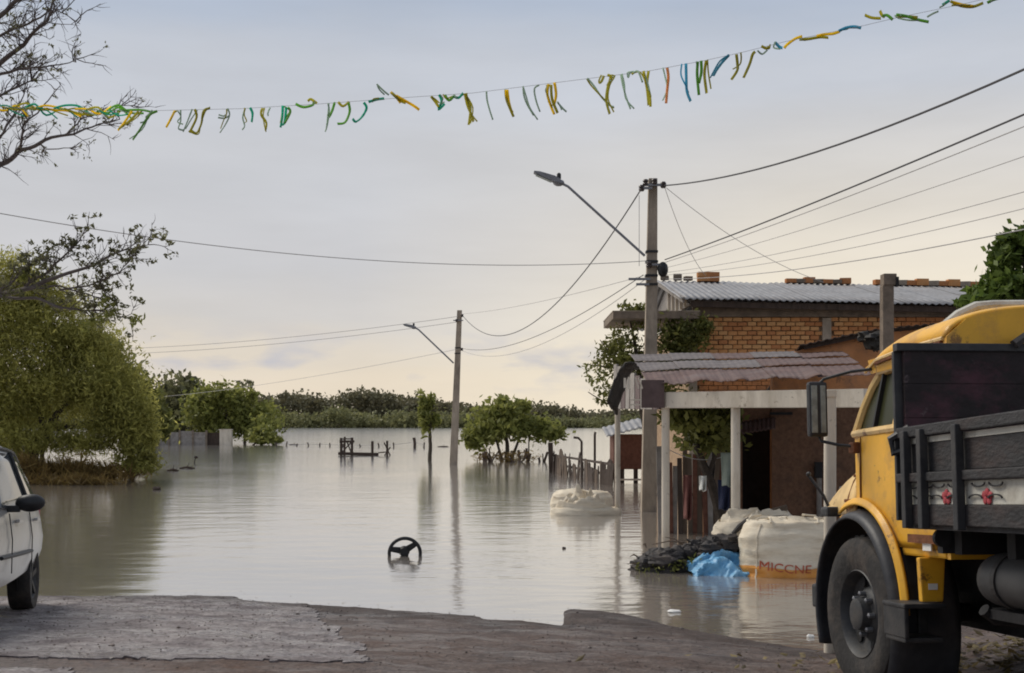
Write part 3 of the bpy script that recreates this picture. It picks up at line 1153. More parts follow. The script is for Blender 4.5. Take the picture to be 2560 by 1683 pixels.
# round bush tree
bush_tree('round_tree', 'round bushy tree standing in water right of the far street lamp pole', 'tree', 1270, 66,
          [(1265, 1055, 90, 48, 1.8, 2600, 0), (1200, 1085, 45, 32, 1.2, 800, -.5), (1340, 1075, 70, 30, 1.5, 1100, .5), (1310, 1010, 24, 20, .7, 220, 0),
           (1260, 1005, 22, 16, .6, 160, 0), (1390, 1082, 36, 18, .9, 360, 0), (1185, 1108, 30, 16, .7, 300, -.5)],
          [[(1268, 1170, .14, 0), (1268, 1110, .11, 0), (1262, 1050, .05, 0)], [(1272, 1168, .10, .4), (1300, 1090, .06, .3), (1340, 1060, .03, .2)],
           [(1262, 1168, .10, -.3), (1240, 1100, .06, -.2), (1205, 1075, .03, 0)], [(1322, 1160, .05, 0), (1322, 1090, .03, 0)]],
          'leaf_green', 0.30, 32)
# wreckage below it
d = 63
base = Vector((gx(1270, d), d, 0))
o = thing('brush_heap', 'dark heap of boards and brush at the foot of the round tree', 'heap', base)
rs = random.Random(9)
for k in range(24):
    u = rs.uniform(1195, 1372)
    p = MB()
    x = gx(u, d)
    h = rs.uniform(.2, .75)
    p.bar((x, d + rs.uniform(-.4, .6), -.15), (x + rs.gauss(0, .35), d + rs.uniform(-.3, .5), h), rs.uniform(.05, .16), 0.04)
    p.build('board', M['old_wood' if k % 3 else 'old_wood_dark'], o, origin=base)
leaves('brush', M['reed'], o, [((gx(1270, d), d, .25), (1.7, .6, .35), 700)], .25, 4, base, .18)

# ------------------------------------------------------------------ paling fence by the yard
A, B = Vector((gx(1382, 50), 50, 0)), Vector((gx(1530, 38.5), 38.5, 0))
base = A.lerp(B, .5)
o = thing('paling_fence', 'ragged dark wooden paling fence standing in the flood', 'fence', base)
rs = random.Random(2)
n = 30
protos = []
for k in range(5):
    p = MB()
    w, h = .15 + .02 * k, 1.0
    top = [(-w / 2, 0, h * (.93 if k % 2 else 1)), (w / 2, 0, h * (1 if k % 2 else .9))]
    p.prism([(-w / 2, 0, -.5), (w / 2, 0, -.5), top[1], (0.1 * w, 0, h * 1.06), top[0]], (0, .035, 0))
    protos.append(p)
meshes = []
for k, p in enumerate(protos):
    ob = p.build('paling', M['old_wood' if k % 2 else 'old_wood_dark'], o)
    meshes.append(ob.data)
    bpy.data.objects.remove(ob)
for k in range(n):
    t = (k + .5) / n
    ob = bpy.data.objects.new('paling', rs.choice(meshes))
    sc.collection.objects.link(ob)
    ob.parent = o
    q = A.lerp(B, t) - base
    ob.location = (q.x, q.y + rs.uniform(-.06, .06), rs.uniform(-.05, .05))
    ob.rotation_euler = (rs.gauss(0, .05), rs.gauss(0, .09), math.atan2(B.y - A.y, B.x - A.x) + math.pi + rs.gauss(0, .15))
    ob.scale = (rs.uniform(1.1, 2.6), 1, rs.choice((.45, .58, .66, .74, .8, .95)))
for z in (.35, .7):
    p = MB()
    p.bar(A + Vector((0, .12, z)), B + Vector((0, .12, z)), .05, .08)
    p.build('rail', M['old_wood_dark'], o, origin=base)
p = MB()
p.bar(A + Vector((-.05, 0, -.4)), A + Vector((-.1, 0, 1.22)), .2, .2)
p.build('corner_post', M['old_wood_dark'], o, origin=base)
for u, d, v, bend, lab in ((1487, 44, 1080, 0, 'thin straight pole rising behind the paling fence'), (1454, 45, 1096, 1, 'thin hooked pole rising behind the paling fence')):
    p = MB()
    x = gx(u, d)
    pts = [(x, d, -.4), (x, d, gz(v + 8, d))]
    pts += [(x - .12, d, gz(v - 1, d)), (x - .3, d, gz(v - 2, d))] if bend else [(x + .02, d, gz(v, d))]
    p.tube(pts, .045, 6)
    tag(p.build('thin_pole', M['old_wood_dark']), lab, 'pole')

# small brick shed
d = 41
base = Vector((gx(1575, d), d + .8, 0))
o = thing('brick_shed', 'small dark red brick shed with pale tin roof behind the street lamp pole', 'shed', base)
p = MB()
x0, x1 = gx(1534, d), gx(1640, d)
p.box(((x0 + x1) / 2, d + .8, gz(1130, d)), (x1 - x0, 1.6, gz(1085, d) - gz(1172, d)))
p.build('wall', M['dark_brick'], o, origin=base)
for u in (1540, 1556, 1590, 1612, 1638):
    p = MB()
    p.box((gx(u, d), d + .1, .1), (.14, .14, 1.0))
    p.build('pier', M['old_wood_dark'], o, origin=base)
p = MB()


def shroof(a, b):
    x = x0 - .25 + (x1 - x0 + .5) * a
    return (x, d - .25 + 2.2 * b, gz(1092, d) + .3 * b + (.32 * min(1, a * 1.6)) + .02 * math.sin(a * 60))


p.grid(shroof, 50, 4)
p.build('roof', M['tin'], o, origin=base, solid=.02, smooth=True)
p = MB()
p.box((gx(1580, d), d - .05, .1), (1.1, .06, .06))
p.build('rail', M['cream_paint'], o, origin=base)

# ------------------------------------------------------------------ willow on the left and reeds
WD = 43
wbase = Vector((gx(95, WD), WD, -.4))
wil = thing('willow_tree', 'big yellow-green willow leaning over the water on the left', 'tree', wbase)
t = MB()


def px(u, v, dd=0):
    return Vector((gx(u, WD + dd), WD + dd, gz(v, WD + dd)))


for pl in ([(85, 1215, .22, 0), (85, 1130, .2, 0), (110, 1075, .16, 0), (150, 1025, .1, 0), (210, 960, .05, 0)],
           [(95, 1100, .14, 0), (120, 1070, .12, 0), (180, 1068, .08, -.3), (240, 1050, .04, -.3)],
           [(70, 1190, .16, .4), (40, 1100, .14, .4), (0, 1020, .1, .5), (-60, 930, .05, .5)],
           [(110, 1075, .12, 0), (90, 980, .08, .2), (60, 860, .05, .3)],
           [(100, 1200, .1, -.2), (108, 1120, .08, -.3), (140, 1065, .06, -.3), (160, 1090, .04, -.4), (185, 1120, .03, -.5)]):
    pts = [px(a, b, dd) for a, b, _, dd in pl]
    sm, rr = [], []
    for i in range(len(pts) - 1):
        for s in range(5):
            w = s / 5
            sm.append(pts[i].lerp(pts[i + 1], w) + Vector((fbm(i + w, 3, 1), fbm(i + w, 3, 2), fbm(i + w, 3, 3))) * pl[i][2] * .6)
            rr.append(pl[i][2] + (pl[i + 1][2] - pl[i][2]) * w)
    sm.append(pts[-1])
    rr.append(pl[-1][2])
    t.tube(sm, rr, 8)
t.build('trunk', M['bark'], wil, smooth=True, origin=wbase)
kk = WD / F
wc = []
for (u, v, ru, rv, rd, n, dd) in ((60, 900, 150, 120, 1.7, 5200, 0), (210, 930, 120, 95, 1.6, 4200, -.3), (300, 1010, 80, 90, 1.4, 2800, -.2), (130, 1010, 150, 60, 1.4, 2600, .6),
                                  (-60, 860, 130, 150, 1.8, 3600, .3), (120, 800, 110, 70, 1.3, 2000, 0), (20, 740, 90, 70, 1.2, 1500, .2), (350, 1070, 42, 70, 1.0, 1300, -.3),
                                  (-40, 1060, 110, 80, 1.5, 2200, .4), (20, 1110, 60, 60, 1.0, 800, -.5), (250, 1085, 70, 40, 1.0, 700, -.4), (330, 1130, 55, 40, .8, 520, -.6), (372, 1130, 22, 45, .5, 300, -.5), (30, 690, 90, 60, 1.1, 1100, .2), (130, 745, 80, 50, 1.0, 900, 0), (200, 850, 90, 60, 1.2, 1500, 0), (110, 1095, 90, 40, .9, 900, -.7), (200, 1110, 60, 34, .8, 500, -.8), (360, 1165, 40, 22, .6, 260, -.8)):
    wc.append(((gx(u, WD + dd), WD + dd, gz(v, WD + dd)), (ru * kk, rd, rv * kk), n))
wc = [(c_, (r_0[0] * 1.08, r_0[1], r_0[2] * 1.08), int(n_ * 2.7)) for c_, r_0, n_ in wc]
leaves('crown', M['leaf_willow'], wil, wc, .17, 41, wbase, .26, droop=.32, sub=46, spread=.24)

bush_tree('backing_tree', 'darker green tree rising behind the right shoulder of the willow', 'tree', 330, 62,
          [(310, 960, 60, 70, 1.6, 1500, 0), (365, 1030, 45, 70, 1.5, 1300, 0), (250, 880, 60, 40, 1.3, 800, 0), (405, 1060, 24, 40, .9, 420, 0)],
          [[(330, 1170, .2, 0), (330, 1080, .15, 0), (315, 960, .06, 0)], [(335, 1090, .1, 0), (375, 1010, .04, 0)]], 'leaf_dark', .4, 42)
rb = Vector((gx(190, 41), 41, 0))
o = thing('reed_bed', 'brown dead brush and reeds in the water under the willow', 'reeds', rb)
rl = leaves('reeds', M['reed'], o, [((gx(a, dd), dd, gz(v, dd)), (ru * dd / F, .5, rv * dd / F), n) for a, v, ru, rv, n, dd in
                                   ((120, 1185, 90, 34, 1900, 41), (220, 1188, 90, 30, 1700, 41.5), (60, 1180, 70, 42, 1100, 40.5), (310, 1180, 50, 20, 500, 43), (180, 1208, 120, 16, 1100, 39.6))],
            .46, 6, rb, .07, droop=-.5)
o['kind'] = 'stuff'
rl['kind'] = 'stuff'

# ------------------------------------------------------------------ bare-limbed tree on the left
BD = 19
bb = Vector((gx(-330, BD), BD, -.3))
o = thing('bare_limbed_tree', 'tall almost leafless tree reaching in from the left above the willow', 'tree', bb)


def bpx(u, v, dd=0):
    return Vector((gx(u, BD + dd), BD + dd, gz(v, BD + dd)))


t = MB()
tr = [bpx(-330, 1420), bpx(-325, 1100), bpx(-300, 800, .2), bpx(-290, 500, .3), bpx(-270, 200, .3), bpx(-240, -150, .3)]
t.tube(tr, [.24, .21, .18, .15, .12, .05], 10)
t.build('trunk', M['bark'], o, smooth=True, origin=bb)
tips, tips2 = [], []
br = MB()
LIMBS = [
    ([(-290, 620), (-120, 500), (0, 412), (45, 380), (100, 358), (165, 338), (230, 318), (300, 298)], .055, .008, 16, .55, 11),
    ([(-285, 480), (-130, 260), (0, 158), (60, 112), (120, 50), (140, -20)], .06, .012, 22, .62, 12),
    ([(-120, 250), (-40, 200), (40, 175), (110, 168), (195, 146)], .035, .006, 16, .5, 13),
    ([(-280, 380), (-100, 120), (0, 40), (60, -10), (90, -80)], .06, .02, 20, .6, 14),
    ([(40, 382), (55, 340), (70, 300), (110, 262), (150, 215)], .022, .006, 9, .42, 15),
    ([(-40, 400), (10, 330), (45, 270), (70, 210)], .025, .006, 9, .42, 16),
    ([(-120, 300), (-20, 250), (60, 210), (90, 185)], .03, .006, 14, .5, 17),
    ([(-120, 90), (0, 90), (70, 60), (130, 20), (200, 60)], .03, .005, 14, .5, 18),
    ([(100, 360), (110, 372), (160, 370), (205, 372)], .014, .004, 4, .3, 19),
    ([(165, 338), (200, 300), (260, 272), (340, 265)], .015, .004, 9, .35, 20),
]
LIMBS_MID = [
    ([(-300, 860), (-120, 770), (0, 735), (80, 720), (150, 690), (240, 660), (310, 625), (372, 612)], .06, .006, 20, .5, 31),
    ([(0, 735), (60, 722), (105, 690), (150, 650), (200, 600), (215, 565)], .03, .006, 14, .42, 32),
    ([(150, 725), (220, 715), (300, 680), (330, 640)], .018, .005, 12, .36, 33),
    ([(0, 740), (90, 745), (150, 770), (200, 775), (260, 780), (350, 806)], .028, .005, 11, .34, 34),
    ([(-40, 745), (20, 715), (60, 680), (90, 650)], .02, .006, 10, .36, 35),
    ([(80, 720), (150, 715), (220, 735), (270, 765)], .018, .005, 9, .32, 36),
]
for group, tp in ((LIMBS, tips), (LIMBS_MID, tips2)):
    for pl, r0, r1, nt, ln, sd in group:
        pts = [bpx(a, b, .25 * math.sin(i * 1.3 + sd)) for i, (a, b) in enumerate(pl)]
        sm, rr = [], []
        m = len(pts) - 1
        for i in range(m):
            for s in range(4):
                w = s / 4
                sm.append(pts[i].lerp(pts[i + 1], w) + Vector((fbm(i + w, sd, 1), fbm(i + w, sd, 2), fbm(i + w, sd, 3))) * .05)
                rr.append(r0 + (r1 - r0) * (i + w) / m)
        sm.append(pts[-1])
        rr.append(r1)
        br.tube(sm, rr, 6)
        twigs(br, sm, int(nt * 1.5), ln, sd, .010, tp, 2)
br.build('branches', M['twig'], o, smooth=True, origin=bb)
rs = random.Random(77)
pick = rs.sample(tips, int(len(tips) * .16))
leaves('leaf_tuft', M['leaf_grey'], o, [(p, (.07, .07, .05), 8) for p in pick], .06, 3, bb, .45, sub=3)
pick = rs.sample(tips2, int(len(tips2) * .5))
leaves('leaf_tuft', M['leaf_grey'], o, [(p, (.08, .08, .06), 12) for p in pick], .07, 4, bb, .45, sub=3)
leaves('leaf_tuft', M['leaf_green'], o, [(bpx(a, b), (.14, .14, .11), 40) for a, b in ((345, 806), (255, 755), (270, 775), (240, 800), (215, 815), (60, 690), (120, 700))], .09, 5, bb, .45, sub=4)


# ------------------------------------------------------------------ street lamp poles
def utility_pole(name, label, d, u_b, u_t, v_t, w0, w1, arm, head, extra):
    bx = gx(u_b, d)
    base = Vector((bx, d, -.4))
    o = thing(name, label, 'utility pole', base)
    top = Vector((gx(u_t, d), d, gz(v_t, d)))
    p = MB()
    P = []
    b0 = Vector((bx, d, -.4))
    for c, w, dp in ((b0, w0, w0 * .8), (top, w1, w1 * .8)):
        for i, j in ((-1, -1), (1, -1), (1, 1), (-1, 1)):
            P.append(c + Vector((i * w / 2, j * dp / 2, 0)))
    p.add(P, [(0, 3, 2, 1), (4, 5, 6, 7), (0, 1, 5, 4), (1, 2, 6, 5), (2, 3, 7, 6), (3, 0, 4, 7)])
    p.build('shaft', M['concrete'], o, origin=base, bevel=.018)
    # lamp arm
    a, b, c = [Vector((gx(q[0], d), d + .02 * i, gz(q[1], d))) for i, q in enumerate(arm)]
    p = MB()
    p.tube([a, a.lerp(b, .5), b, b.lerp(c, .4), c], .03 if d < 40 else .04, 8)
    arm_o = p.build('lamp_arm', M['steel'], o, smooth=True, origin=base)
    h0, h1 = [Vector((gx(q[0], d), d, gz(q[1], d))) for q in head]
    dr = (h1 - h0).normalized()
    nrm = Vector((-dr.z, 0, dr.x))
    if nrm.z < 0:
        nrm = -nrm
    L = (h1 - h0).length
    p = MB()
    prof = [(0, -.05), (0, .05), (.25 * L, .075), (.8 * L, .045), (L, .01), (L, -.03), (.3 * L, -.06)]
    p.prism([h0 + dr * s + nrm * q + Vector((0, -.11, 0)) for s, q in prof], (0, .22, 0))
    hd = p.build('lamp_head', M['steel'], o, origin=base, bevel=.01)
    p = MB()
    p.prism([h0 + dr * s + nrm * q + Vector((0, -.09, 0)) for s, q in ((.3 * L, -.062), (.9 * L, -.045), (.9 * L, -.06), (.3 * L, -.078))], (0, .18, 0))
    p.build('lens', M['mirror_glass'], hd, origin=base)
    p = MB()
    p.lathe([(0, 0), (.05, 0), (.05, .1), (.03, .13), (0, .13)], h0 + dr * .05 + nrm * .06, 'z', 10)
    p.build('photocell', M['black_plastic'], hd, origin=base, smooth=True)
    p = MB()
    p.blob(h0 - nrm * .03 + dr * .02, (.13, .09, .08), 2, rough=.1)
    p.build('arm_joint', M['steel'], o, origin=base, smooth=True)
    return o, base, top


D1, D2 = 27.5, 60.0
pole1, pb1, pt1 = utility_pole('street_lamp_pole', 'tall concrete utility pole with street lamp beside the porch', D1, 1621, 1632, 447, .36, .2,
                               [(1612, 640), (1420, 466), (1392, 452)], [(1400, 455), (1335, 430)], 1)
pole2, pb2, pt2 = utility_pole('street_lamp_pole', 'far concrete utility pole with street lamp standing in open water', D2, 1133, 1149, 776, .40, .24,
                               [(1134, 908), (1046, 824), (1034, 818)], [(1036, 818), (1008, 811)], 1)


def pole_hardware(o, base, d, items):
    for kind, u, v, s in items:
        c = Vector((gx(u, d), d - .16, gz(v, d)))
        p = MB()
        if kind == 'insulator':
            p.lathe([(0, -.07), (.05, -.07), (.07, -.03), (.045, 0), (.07, .03), (.05, .07), (0, .07)], c, 'z', 10)
            p.build('insulator', M['porcelain'], o, origin=base, smooth=True)
        elif kind == 'bracket':
            p.box(c, (s, .06, .05))
            p.build('bracket', M['steel'], o, origin=base)
        elif kind == 'band':
            p.box((c.x, d, c.z), (s, s * .85, .05))
            p.build('clamp_band', M['black_plastic'], o, origin=base)
        elif kind == 'box':
            p.blob(c, (.13, .13, .17), 4, rough=.2)
            p.build('splice_box', M['black_plastic'], o, origin=base, smooth=True)


pole_hardware(pole1, pb1, D1, [('insulator', 1612, 460, 0), ('insulator', 1602, 474, 0), ('insulator', 1656, 466, 0), ('insulator', 1634, 458, 0), ('bracket', 1636, 466, .5),
                               ('bracket', 1612, 474, .3), ('box', 1655, 676, 0), ('bracket', 1645, 664, .32), ('bracket', 1597, 700, .5), ('bracket', 1605, 713, .3),
                               ('band', 1629, 630, .27), ('band', 1629, 655, .275), ('band', 1628, 690, .28), ('band', 1628, 712, .285), ('insulator', 1620, 664, 0)])
pole_hardware(pole2, pb2, D2, [('insulator', 1156, 790, 0), ('insulator', 1142, 802, 0), ('band', 1145, 870, .3), ('band', 1144, 884, .3), ('insulator', 1155, 874, 0), ('bracket', 1146, 802, .5)])

# ------------------------------------------------------------------ cables
NEXT = Vector((9.1, -5, 0))


def cable(label, a, b, sag, r=.012, mat='wire', name='power_cable', n=40):
    a, b = Vector(a), Vector(b)
    pts = [a.lerp(b, i / n) - Vector((0, 0, 4 * sag * (i / n) * (1 - i / n))) for i in range(n + 1)]
    base = a
    p = MB()
    p.tube(pts, r, 5)
    ob = p.build(name, M[mat], origin=base, smooth=True)
    ob.location = base
    return tag(ob, label, 'cable', 'overhead cables')


P1 = lambda u, v: Vector((gx(u, D1), D1 - .17, gz(v, D1)))
P2 = lambda u, v: Vector((gx(u, D2), D2 - .17, gz(v, D2)))
cable('thick topmost cable from the near pole up to the right', P1(1657, 468), (9.1, -5, 7.5), 1.45, .016)
cable('thick upper cable of the bundle running right from the near pole', P1(1660, 652), (9.1, -5, 5.95), .30, .013)
cable('second cable just under the thick one running right', P1(1662, 658), (9.1, -5, 5.8), .34, .007, 'wire_thin')
cable('third thin cable of the bundle running right', P1(1662, 672), (9.1, -5, 5.35), .42,  .005, 'wire_thin')
cable('fourth thin cable of the bundle running right', P1(1662, 684), (9.1, -5, 5.0), .62,  .005, 'wire_thin')
cable('fifth thin cable of the bundle running right', P1(1662, 690), (9.1, -5, 4.9), .74,  .005, 'wire_thin')
cable('lowest cable of the bundle running right over the brick house', P1(1662, 700), (9.1, -5, 4.6), .80, .007, 'wire_thin')
cable('thin drop wire from the pole top to the left roof ridge', P1(1660, 474), at(1765, 690, 34), .25, .007, 'wire_thin')
cable('thin drop wire from the pole top to the middle of the roof ridge', P1(1664, 474), at(2060, 706, 34), .25, .007, 'wire_thin')
cable('deep sagging cable between the two street lamp poles', P1(1600, 478), P2(1157, 790), 2.0, .016)
cable('upper of the low cables between the two street lamp poles', P1(1606, 690), P2(1157, 872), .62, .011)
cable('lower of the low cables between the two street lamp poles', P1(1612, 700), P2(1157, 878), .85, .009, 'wire_thin')
cable('thin high wire between the two street lamp poles', P1(1606, 692), P2(1152, 786), .15, .008, 'wire_thin')
cable('long thin wire crossing the sky from the near pole to the left', P1(1612, 655), at(-330, 470, 18.8), .5, .008, 'wire_thin')
cable('upper thin wire running left from the far pole', P2(1145, 792), (-26, 70, 6.3), .35, .012, 'wire_thin')
cable('lower thin wire running left from the far pole', P2(1143, 806), (-26, 70, 6.0), .35, .012, 'wire_thin')
cable('faint wire running left from the middle of the far pole', P2(1143, 874), (-30, 100, 4.2), .3, .012, 'wire_thin')
cable('thin drop wire hanging beside the near pole', P1(1596, 492), P1(1596, 668), 0, .007, 'wire_thin')

# ------------------------------------------------------------------ brick building with tin roof
BX0, BX1 = 4.5, 15.0
BY0, BY1 = 30.0, 31.9       # the front recedes a little to the right


def fy(x):
    return BY0 + (BY1 - BY0) * (x - BX0) / (BX1 - BX0)


ang = 0.0      # square to the street
bbase = Vector((BX0, BY0, 0))
bd = thing('brick_building', 'orange hollow-brick building under a low tin roof', 'building', bbase, (0, 0, ang))
# local frame: x along the front, y back, z up
W = BX1 - BX0
DEP = 9.0
ZE, ZR = 5.15, 6.12
p = MB()
p.box((W / 2, DEP / 2 + .06, 2.25), (W - .1, DEP, 5.0))
p.build('wall_core', M['mortar'], bd)
rs = random.Random(4)
bw, bh, gap = .225, .098, .016
protos = []
for mt in ('brick', 'brick2', 'brick3'):
    p = MB()
    p.box((0, 0, 0), (bw, .06, bh))
    ob = p.build('brick', M[mt], bd, bevel=.006)
    protos.append(ob.data)
    bpy.data.objects.remove(ob)
cnt = 0
z_top = 4.66
rows = 12
for r in range(rows):
    z = z_top - r * (bh + gap) - bh / 2
    x = .06 + (.12 if r % 2 else 0)
    while x + bw < 5.45 and cnt < 290:
        if not (3.23 < x + bw / 2 < 3.5):
            ob = bpy.data.objects.new('brick', rs.choices(protos, (5, 4, 2))[0])
            sc.collection.objects.link(ob)
            ob.parent = bd
            ob.location = (x + bw / 2, .018 + rs.uniform(-.008, .008), z + rs.uniform(-.004, .004))
            ob.rotation_euler = (0, rs.gauss(0, .012), rs.gauss(0, .02))
            ob.scale = (rs.uniform(.93, 1.03), 1, rs.uniform(.9, 1.04))
            cnt += 1
        x += bw + gap
p = MB()       # the remaining courses, one joined part
for r in range(46):
    z = z_top - r * (bh + gap) - bh / 2
    x = .06 + (.12 if r % 2 else 0)
    while x + bw < W - .1:
        if (r >= rows or x + bw >= 5.45) and not (3.23 < x + bw / 2 < 3.5) and z > -.3:
            p.box((x + bw / 2, .018 + rs.uniform(-.008, .008), z), (bw, .06, bh))
        x += bw + gap
ob = p.build('brick_courses', M['brick3'], bd)
ob['kind'] = 'stuff'
p = MB()
p.box((W / 2, -.01, 4.80), (W, .16, .26))
p.build('ring_beam', M['concrete_dark'], bd, bevel=.01)
p = MB()
p.box((3.36, 0, 2.3), (.22, .12, 4.7))
p.build('column', M['concrete'], bd, bevel=.01)
p = MB()
p.box((.02, -.004, 2.3), (.2, .14, 4.7))
p.build('column', M['concrete'], bd, bevel=.01)
# roof sheets
SL = (ZR - ZE)
ns = 10
for side in (0, 1):
    for i in range(ns):
        xa, xb = -.35 + (W + .5) * i / ns, -.35 + (W + .5) * (i + 1) / ns + .05
        lift = .012 * (i % 2)

        def fn(a, b, xa=xa, xb=xb, lift=lift, side=side):
            x = xa + (xb - xa) * a
            if side == 0:
                y = -.55 + 5.1 * b
            else:
                y = 9.6 - 5.05 * b
            return (x, y, ZE - .08 - .022 * x + (SL + .08) * b + .018 * math.sin(x * 2 * math.pi / .17) + lift + .02 * fbm(x * .8, y * .8, 3, 3))
        p = MB()
        p.grid(fn, 60, 5)
        p.build('roof_sheet', M['tin'], bd, smooth=True, solid=.008)
p = MB()
p.bar((-.1, -.42, ZE - .19), (W + .1, -.42, ZE - .19 - .022 * W), .05, .14)
p.build('fascia_board', M['old_wood_dark'], bd)
for k in range(14):
    p = MB()
    p.bar((.2 + k * W / 14, -.45, ZE - .15 - .022 * k * W / 14), (.2 + k * W / 14, 1.2, ZE + .13 - .022 * k * W / 14), .07, .09)
    p.build('rafter', M['old_wood_dark'], bd)
# open gable at the left end
p = MB()
p.add([(-.02, .1, 5.0), (-.02, 8.8, 5.0), (-.02, 4.5, 5.95)], [(0, 1, 2)])
p.build('gable_panel', M['grey_board'], bd, solid=.05)
for y in (.7, 1.4, 2.2, 3.0, 3.8):
    p = MB()
    p.bar((-.07, y, 5.0), (-.07, y, 5.0 + .2 * y + .05), .09, .05)
    p.build('gable_strut', M['cream_paint'], bd)
p = MB()
p.bar((-.28, -.5, ZE - .1), (-.28, 4.5, ZR - .08), .05, .14)
p.build('verge_board', M['grey_board'], bd)
p = MB()
p.box((-1.0, .6, 4.64), (2.1, 3.0, .17))
p.build('canopy_slab', M['concrete_dark'], bd, bevel=.01)
p = MB()
p.box((-1.0, .6, 4.737), (2.12, 3.02, .02))
p.build('slab_topping', M['concrete'], bd)

# bricks lying along the ridge
bm4 = Matrix.Translation(bbase) @ Matrix.Rotation(ang, 4, 'Z')


def roof_brick(lx, ly, dz, s, rz, mat, label, group):
    z = ZE - .08 - .022 * lx + (SL + .08) * (ly + .55) / 5.1 + .03
    s = tuple(q * 1.3 for q in s)
    pos = bm4 @ Vector((lx, ly, z + dz * 1.3 + s[2] / 2))
    p = MB()
    p.box((0, 0, 0), s)
    for k in (-1, 1):   # the hollow channels at both ends
        for q in (-1, 1):
            p.box((k * s[0] * .497, q * s[1] * .23, 0), (.012, s[1] * .3, s[2] * .5))
    ob = p.build('roof_brick', M[mat], bevel=.004)
    ob.location = pos
    ob.rotation_euler = (0, 0, ang + rz)
    return tag(ob, label, 'brick', group)


rs = random.Random(14)
for i, w_ in enumerate(('lower left', 'lower right', 'upper left', 'upper right')):
    roof_brick(.95 + (i % 2) * .27, 4.2, (i // 2) * .105, (.26, .2, .1), rs.uniform(-.1, .1), ('brick', 'brick3')[i % 2],
               w_ + ' orange brick of the small stack on the tin roof', 'brick stack on the tin roof')
for lx, w_ in ((-.12, 'leftmost low'), (.25, 'tall middle'), (.55, 'rightmost low')):
    roof_brick(lx, 4.42, 0, (.17, .13, .09 + .05 * (lx == .25)), rs.uniform(-.6, .6), 'concrete_dark', w_ + ' of the three dark rubble blocks left of the brick stack', 'rubble left on ridge')
ORD = ('first', 'second', 'third', 'fourth', 'fifth', 'sixth', 'seventh', 'eighth', 'ninth', 'tenth')
for i, lx in enumerate((3.50, 3.76, 4.02, 4.28, 4.54, 4.80, 5.06)):
    roof_brick(lx, 4.42, 0, (.24, .14, .13 if i in (2, 6) else .09), rs.uniform(-.3, .3), ('brick3', 'concrete_dark')[i % 2],
               ORD[i] + ' weathered block from the left in the middle row on the ridge', 'blocks at middle of ridge')
for i, lx in enumerate((6.05, 6.35, 6.65, 6.95, 7.25, 7.55, 7.85, 8.15, 8.45, 8.75)):
    roof_brick(lx, 4.42, 0, (.27, .15, .11 + .04 * (i % 3 == 1)), rs.uniform(-.25, .25), ('brick3', 'brick', 'concrete')[i % 3],
               ORD[i] + ' brick right of the short column along the roof ridge', 'bricks at right of ridge')

# leafy tree in front of the gable
bush_tree('loose_tree', 'loose leafy tree beside the gable of the brick building', 'tree', 1610, 29.2,
          [(1570, 880, 62, 80, .8, 1100, .6), (1530, 900, 50, 60, .7, 420, .6), (1690, 850, 55, 62, .35, 1500, .0), (1740, 830, 45, 48, .25, 800, .0), (1600, 790, 40, 36, .5, 300, .8), (1640, 960, 80, 60, .8, 1200, .6),
           (1490, 930, 40, 50, .6, 150, .5), (1520, 990, 40, 30, .5, 220, .5), (1560, 770, 22, 24, .4, 40, .6), (1700, 910, 60, 30, .35, 700, 0)],
          [[(1625, 1290, .12, .6), (1620, 1100, .1, .6), (1600, 960, .08, .6), (1575, 800, .02, .6)], [(1610, 1000, .06, .6), (1690, 860, .02, .3)], [(1605, 980, .05, .6), (1540, 920, .03, .6), (1460, 910, .01, .5)],
           [(1560, 930, .03, .6), (1500, 850, .01, .5)], [(1600, 960, .04, .6), (1520, 1010, .02, .6), (1470, 980, .01, .6)]],
          'leaf_dark', .12, 51, aspect=.5, sub=34, spread=.22)

# ------------------------------------------------------------------ small terracotta house behind the porch
hd = 23.0
hb = Vector((gx(1850, hd), hd, 0))
hs = thing('low_house', 'low brown and terracotta house with dark doorway behind the porch', 'house', hb)


def hp(u, v, dd=0.0):
    return Vector((gx(u, hd + dd), hd + dd, gz(v, hd + dd)))


p = MB()
zt0, zt1 = gz(905, hd), gz(832, hd)
p.prism([hp(1932, 1400), hp(2560, 1400), hp(2560, 800), hp(2185, 834), hp(2010, 872), hp(1932, 900)], (0, .25, 0))
p.build('front_wall', M['terracotta'], hs, origin=hb)
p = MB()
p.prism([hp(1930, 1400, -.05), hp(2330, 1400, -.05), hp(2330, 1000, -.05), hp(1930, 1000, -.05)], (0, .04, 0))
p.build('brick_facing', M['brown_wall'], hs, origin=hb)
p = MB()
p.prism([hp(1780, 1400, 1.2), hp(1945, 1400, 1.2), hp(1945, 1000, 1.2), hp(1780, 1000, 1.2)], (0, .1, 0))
p.build('doorway_dark_sheet', M['chassis'], hs, origin=hb)  # near-black sheet: the unlit interior's darkness is put into its colour
p = MB()
p.prism([hp(1846, 1400), hp(1856, 1400), hp(1856, 1020), hp(1846, 1020)], (0, 1.2, 0))
p.build('door_jamb', M['brown_wall'], hs, origin=hb)
p = MB()
p.prism([hp(1846, 1075), hp(1940, 1062), hp(1940, 990), hp(1846, 990)], (0, .2, 0))
p.build('lintel', M['brown_wall'], hs, origin=hb)


def awn(a, b):
    u = 1852 + 86 * a
    q = hp(u, 1085 - 14 * a, -.75 + .75 * b)
    return q + Vector((0, 0, .22 * b + .012 * math.sin(a * 50)))


p = MB()
p.grid(awn, 50, 3)
p.build('awning', M['porch_sheet'], hs, origin=hb, smooth=True, solid=.012)
p = MB()
p.bar(hp(2010, 868, -.1), hp(2190, 830, -.1), .06, .1)
p.bar(hp(2105, 850, -.1), hp(2110, 838, -.1), .05, .05)
p.build('roof_edge', M['old_wood_dark'], hs, origin=hb)


